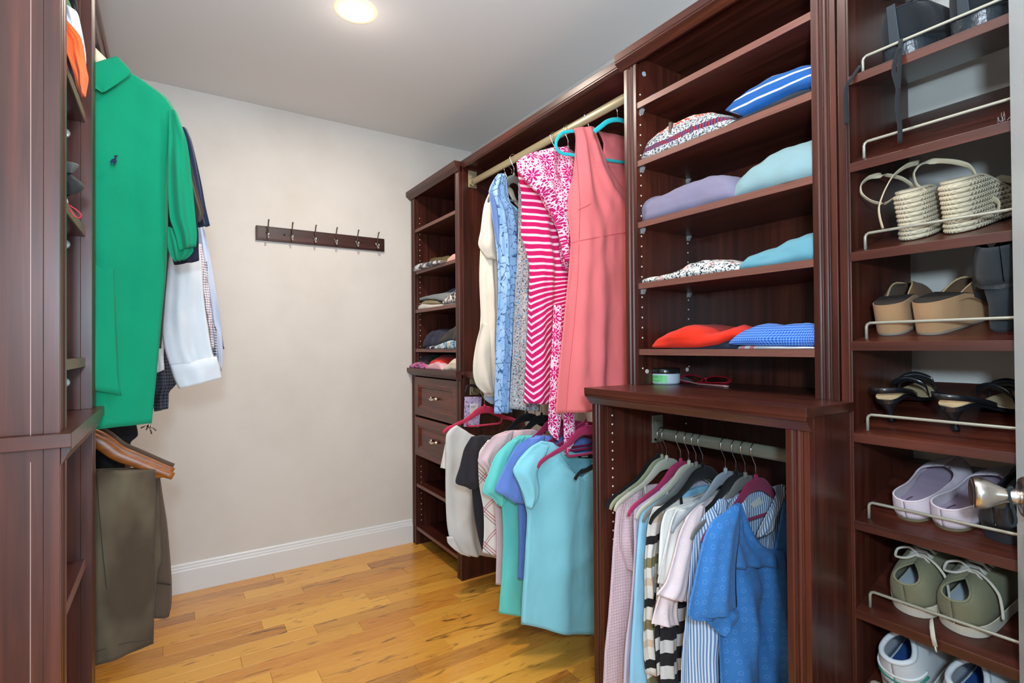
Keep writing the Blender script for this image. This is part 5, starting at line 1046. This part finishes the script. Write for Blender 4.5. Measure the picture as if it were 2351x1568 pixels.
# espadrille wedges
JU = fabric('jute_rope', S3(196,182,156), .95, .16, 260, .8); t = NT(JU); o_ = t.xyz(); t.bump(t.math('SINE', t.math('ADD', t.math('MULTIPLY', t.math('ADD', o_[0], o_[1]), 900.0), t.math('MULTIPLY', o_[2], 700.0))), .6, .0015); JUS = fabric('jute_strap', S3(184,172,148), .95, .10, 300, .6)
def wedge(label, M_, loops):
    g = shoe_thing('wedge_sandal', label, 'shoe', M_); L, W = .235, .078; hz = .098
    zt = lambda t: .026+(hz-.026)*(1-smooth01(.22,.80,t))
    core = MB(); sole(core, L, W*.90, lambda t: .001, lambda t: zt(t)-.002, SHPP); obj('wedge_core', core, JU, g, matrix=M_)
    k = 0; z = .006
    while z < hz-.002:
        tm = 1.0
        for t in [i/100 for i in range(101)]:
            if zt(t) < z+.003: tm = t; break
        tm = max(tm, .2); rp_ = MB(); ts = [t*tm for t in TT]
        fl_ = 1.0 if z < .02 else (.88+.12*z/hz)
        pts = [Vector((-W/2*max(wid(t, SHPP) if t < tm*.985 else .1, .03)*fl_*.98, t*L, z)) for t in ts[::-1]] + [Vector((W/2*max(wid(t, SHPP) if t < tm*.985 else .1, .03)*fl_*.98, t*L, z)) for t in ts[1:]]
        rp_.tube(pts+[pts[0]], .0050, 7, False); obj('rope_coil', rp_, JU, g, smooth=True, matrix=M_); z += .0092; k += 1
    i_ = MB(); sole(i_, L, W*.95, lambda t: zt(t)-.001, lambda t: zt(t)+.003, SHPP); obj('insole', i_, JUS, g, matrix=M_)
    tp = MB()
    for t, hh_ in ((.68,.040), (.78,.032)):
        w_ = W/2*wid(t, SHPP); tp.tube([(-w_, t*L, zt(t)-.004), (-w_*.95, t*L, zt(t)+hh_*.6), (0, t*L+.004, zt(t)+hh_), (w_*.95, t*L, zt(t)+hh_*.6), (w_, t*L, zt(t)-.004)], .008, 8, flat=((0,1,0), .0015))
    obj('toe_strap', tp, JUS, g, smooth=True, matrix=M_)
    for lp_ in loops:
        obj('ankle_strap', MB().tube(crom([P(x, y, X=X_) for x, y, X_ in lp_], 40), .0060, 8, flat=((.55,-.83,0), .0016)), JUS, g, smooth=True)
wedge('rope wedge espadrille on the left, its ankle strap drooping over the rail', place_m(3, 1.270, YX(2088,560,1.270), -6),
  [[(2056,452,1.27), (2030,468,1.255), (2000,462,1.245), (1978,445,1.24), (1977,425,1.25), (1995,408,1.27), (2030,402,1.29), (2070,410,1.30), (2098,430,1.30), (2108,448,1.30)],
   [(2110,372,1.31), (2080,382,1.28), (2050,405,1.25), (2030,440,1.235), (2018,475,1.225), (2020,500,1.222), (2027,525,1.222)]])
wedge('rope wedge espadrille on the right with a tall looped ankle strap', place_m(3, 1.274, YX(2190,550,1.274), -14),
  [[(2125,440,1.27), (2105,425,1.27), (2098,398,1.27), (2112,378,1.27), (2145,370,1.28), (2190,372,1.29), (2225,382,1.29), (2240,405,1.29), (2238,425,1.29), (2228,440,1.29)],
   [(2250,455,1.33), (2275,455,1.33), (2292,465,1.32), (2292,480,1.32), (2282,487,1.32)]])
# tan suede mules
SU = fabric('tan_suede', S3(156,120,86), .9, .14); LE = fabric('brown_leather_soft', S3(112,80,54), .6, .12, 120, .2); DK = mat('dark_insole', srgb(44,38,34), .7); GT = mat('grey_tread', srgb(120,112,100), .7)
def mule(label, M_):
    g = shoe_thing('suede_mule', label, 'shoe', M_); L, W = .235, .080
    zt = lambda t: .020+.046*(1-smooth01(.30,.66,t))
    s_ = MB(); sole(s_, L, W, lambda t: .004, zt); o_ = obj('wedge_heel', s_, SU, g, matrix=M_, bevel=.002); o_.data.polygons.foreach_set('use_smooth', [True]*len(o_.data.polygons)); q_ = o_.modifiers.new('ws', 'WEIGHTED_NORMAL')
    s_ = MB(); sole(s_, L, W*.97, lambda t: 0, lambda t: .0045); obj('tread', s_, GT, g, matrix=M_)
    i_ = MB(); sole(i_, L, W*.92, zt, lambda t: zt(t)+.002, t1=.8); obj('insole', i_, DK, g, matrix=M_)
    u_ = MB(); rim = upper(u_, L, W, lambda t: zt(t)-.012, lambda t: .064*smooth01(.26,.58,t)*(1-smooth01(.62,1,t)*.6)+.004, .66, t0=.24, phi0=64)
    obj('vamp', u_, LE, g, smooth=True, matrix=M_, solid=.0024); obj('binding', MB().tube(rim, .0018, 8), fabric('pale_stitch', S3(186,158,118)), g, smooth=True, matrix=M_)
mule('tan suede wedge mule on the left of its pair', place_m(4, 1.262, YX(2042,760,1.262), 4))
mule('tan suede wedge mule on the right with a brown leather side', place_m(4, 1.262, YX(2118,760,1.262), -24))
# black slingback sandals
PT = mat('black_patent', (.010,.011,.014), .2); NB = fabric('nude_lining', S3(190,164,124))
def sandal(label, M_, X0):
    g = shoe_thing('heeled_sandal', label, 'shoe', M_); L, W = .225, .074
    zt = lambda t: .010+.048*(1-smooth01(.12,.66,t)); 
    s_ = MB(); sole(s_, L, W, lambda t: max(zt(t)-.009, 0), zt, SHPP); obj('sole', s_, PT, g, matrix=M_, bevel=.001)
    i_ = MB(); sole(i_, L, W*.92, zt, lambda t: zt(t)+.0022, SHPP, t0=.015, t1=.98); obj('insole', i_, NB, g, matrix=M_)
    obj('heel', MB().lathe([(0,0), (.0062,0), (.0064,.008), (.0055,.012), (.0062,.024), (.012,.036), (.020,.048), (.021,.051), (0,.051)], (0,.021,0), (0,0,1), 20), PT, g, smooth=True, matrix=M_)
    def strap(pts, r=.0058, fl=(0,0,1)):
        a_ = [Vector(p) for p in crom(pts, 26)]
        b_ = MB()
        b_.v = []; n = len(a_)
        for k, p in enumerate(a_):
            for q in (Vector((0,0,-r)), Vector((0,0,r))): b_.v.append(p+q)
        b_.f = [(2*k, 2*k+2, 2*k+3, 2*k+1) for k in range(n-1)]
        o_ = obj('strap', b_, [PT, NB], g, smooth=True, matrix=M_, solid=.0022)
        return o_
    W2 = W/2
    strap([(-W2*.66, .42*L, .030), (-W2*.80, .25*L, .052), (-W2*.75, .05*L, .075), (0, -.010, .083), (W2*.75, .05*L, .078), (W2*.82, .25*L, .056), (W2*.68, .42*L, .032)])
    strap([(-W2*.86, .60*L, .014), (-W2*.8, .56*L, .044), (0, .55*L, .058), (W2*.8, .56*L, .044), (W2*.86, .60*L, .014)], .006)
    strap([(-W2*.98, .72*L, .012), (-W2*.8, .74*L, .036), (0, .76*L, .046), (W2*.8, .74*L, .036), (W2*.98, .72*L, .012)], .010)
sandal('black slingback sandal on the left, kitten heel near the shoe rack side', place_m(5, 1.272, YX(2038,972,1.272), 0), 0)
sandal('black slingback sandal on the right with a rounded open toe strap', place_m(5, 1.262, YX(2176,985,1.262), -20), 0)
# black knit high sneakers on the upper shelf
BKN = fabric('black_knit_shoe', S3(22,26,30), .85, .10, 400, .4); BKL = mat('black_crinkle_rubber', (.030,.036,.042), .32); t = NT(BKL); t.bump(t.noise(t.obj(), 90, 3), .6, .003)
BLC = fabric('black_lace', S3(24,28,32))
for lab, px, hd in (('black knit high-top on the left with a long lace trailing over the shelf', 2062, -6), ('black knit high-top on the right, close to the door edge', 2222, -12)):
    M_ = place_m(1, 1.262, YX(px, 100, 1.262), hd)
    g = sneaker(lab, M_, 1, BKN, BKL, DK, BLC, L=.27, W=.104, zs=.036, Hh=.070, Ht=.055, hi=.012, topen=.28, loose=False, name='high_top_shoe')
    obj('heel_tab', MB().slab([(-.010,-.0075,.03), (.010,-.0075,.03), (.008,-.004,.108), (-.008,-.004,.108)], (0,.004,0)), mat('heel_tab_black', srgb(32,42,50), .6), g, matrix=M_, bevel=.001)
b = MB()
for pts in ([(2065,108,1.215), (2055,140,1.212), (2052,165,1.212), (2060,195,1.212), (2063,208,1.212)], [(2068,90,1.23), (2066,130,1.212), (2064,180,1.212), (2060,240,1.212), (2066,290,1.212), (2066,328,1.212)], [(1975,150,1.235), (1955,180,1.215), (1943,200,1.212), (1941,240,1.212), (1944,285,1.212)]):
    b.tube(crom([P(*p[:2], X=p[2]) for p in pts], 20), .0042, 8, flat=((1,0,0), .0010))
obj('trailing_lace', b, BLC, g if False else thing('black_shoelaces', 'black shoelaces with clear tips dangling below the high-top shoes', 'shoelace', tuple(P(2060,150,X=1.215))), smooth=True)
# white running shoes at the bottom
WM = fabric('white_mesh', S3(196,200,204), .8, .05, 500, .5); BLI = fabric('blue_lining_mesh', S3(30,70,130)); GRN = mat('teal_trim', srgb(40,130,110), .5); WR = mat('white_rubber', srgb(206,208,208), .5)
for lab, px, hd in (('white running shoe with teal trim and blue lining on the low shelf', 2062, -4), ('white running shoe on the low shelf, the one nearer the door', 2215, -10)):
    M_ = place_m(8, 1.262, YX(px, 1560, 1.262), hd)
    g = sneaker(lab, M_, 1, WM, WR, BLI, LAC, L=.28, W=.108, zs=.034, Hh=.084, Ht=.062, topen=.30, loose=False, name='running_shoe', rimr=.0055)
    ts_ = [.16-.16*k/12 for k in range(13)]
    for z_, mm in ((.050, GRN), (.062, WR)):
        path = [Vector((-.108/2*wid(t_, SHP)*1.01, t_*.28-.001, z_+.03*t_)) for t_ in ts_]+[Vector((.108/2*wid(t_, SHP)*1.01, t_*.28-.001, z_+.03*t_)) for t_ in ts_[::-1]]
        obj('heel_stripe', MB().tube(path, .0026, 8), mm, g, smooth=True, matrix=M_)
# black block-heel boot and black clog by the door
M_ = place_m(4, 1.268, .306, 22); g = shoe_thing('ankle_boot', 'dark suede ankle boot with a tall block heel, half hidden by the door', 'shoe', M_)
BS = fabric('black_suede', S3(40,44,48), .9, .14)
obj('block_heel', MB().lathe([(0,0), (.022,0), (.023,.006), (.021,.05), (.026,.092), (0,.094)], (0,.026,0), (0,0,1), 24), BS, g, smooth=True, matrix=M_)
u_ = MB(); zt = lambda t: .008+.082*(1-smooth01(.18,.62,t)); rim = upper(u_, .235, .082, lambda t: zt(t), lambda t: .040*(1-smooth01(.25,.60,t))+.045, .36, phi0=50)
obj('upper', u_, BS, g, smooth=True, matrix=M_, solid=.003); s_ = MB(); sole(s_, .235, .082, lambda t: max(zt(t)-.008, 0), zt); obj('sole', s_, BKL, g, matrix=M_)
M_ = place_m(6, 1.262, .325, -10); g = shoe_thing('leather_clog', 'black clog with a tan insole, mostly hidden behind the door edge', 'shoe', M_)
CL = mat('matte_black', (.018,.020,.024), .6); s_ = MB(); sole(s_, .25, .095, lambda t: 0, lambda t: .034); obj('sole', s_, CL, g, matrix=M_, bevel=.003)
u_ = MB(); rim = upper(u_, .25, .092, lambda t: .03, lambda t: .05, .6, phi0=58); obj('upper', u_, CL, g, smooth=True, matrix=M_, solid=.003)
i_ = MB(); sole(i_, .25, .078, lambda t: .034, lambda t: .037, t1=.8); obj('insole', i_, NB, g, matrix=M_)
# ---------------- dust bunny on the empty shoe shelf
b = MB(); rr = random.Random(5); c = P(2306, 282, X=1.235)
for k in range(60):
    d_ = Vector((rr.gauss(0,1), rr.gauss(0,1), rr.gauss(0,1))).normalized(); e_ = Vector((rr.gauss(0,1), rr.gauss(0,1), rr.gauss(0,1))).normalized()
    q0 = c+d_*.004; b.tube([q0, q0+d_*.006+e_*.003, q0+d_*.008+e_*.008], .0003, 4)
o = obj('dust_fluff', b, mat('fluff', srgb(150,146,144), .9), origin=tuple(c)); tag(o, 'tuft of grey dust fluff on the empty shoe shelf by the door', 'dust'); o['kind'] = 'stuff'
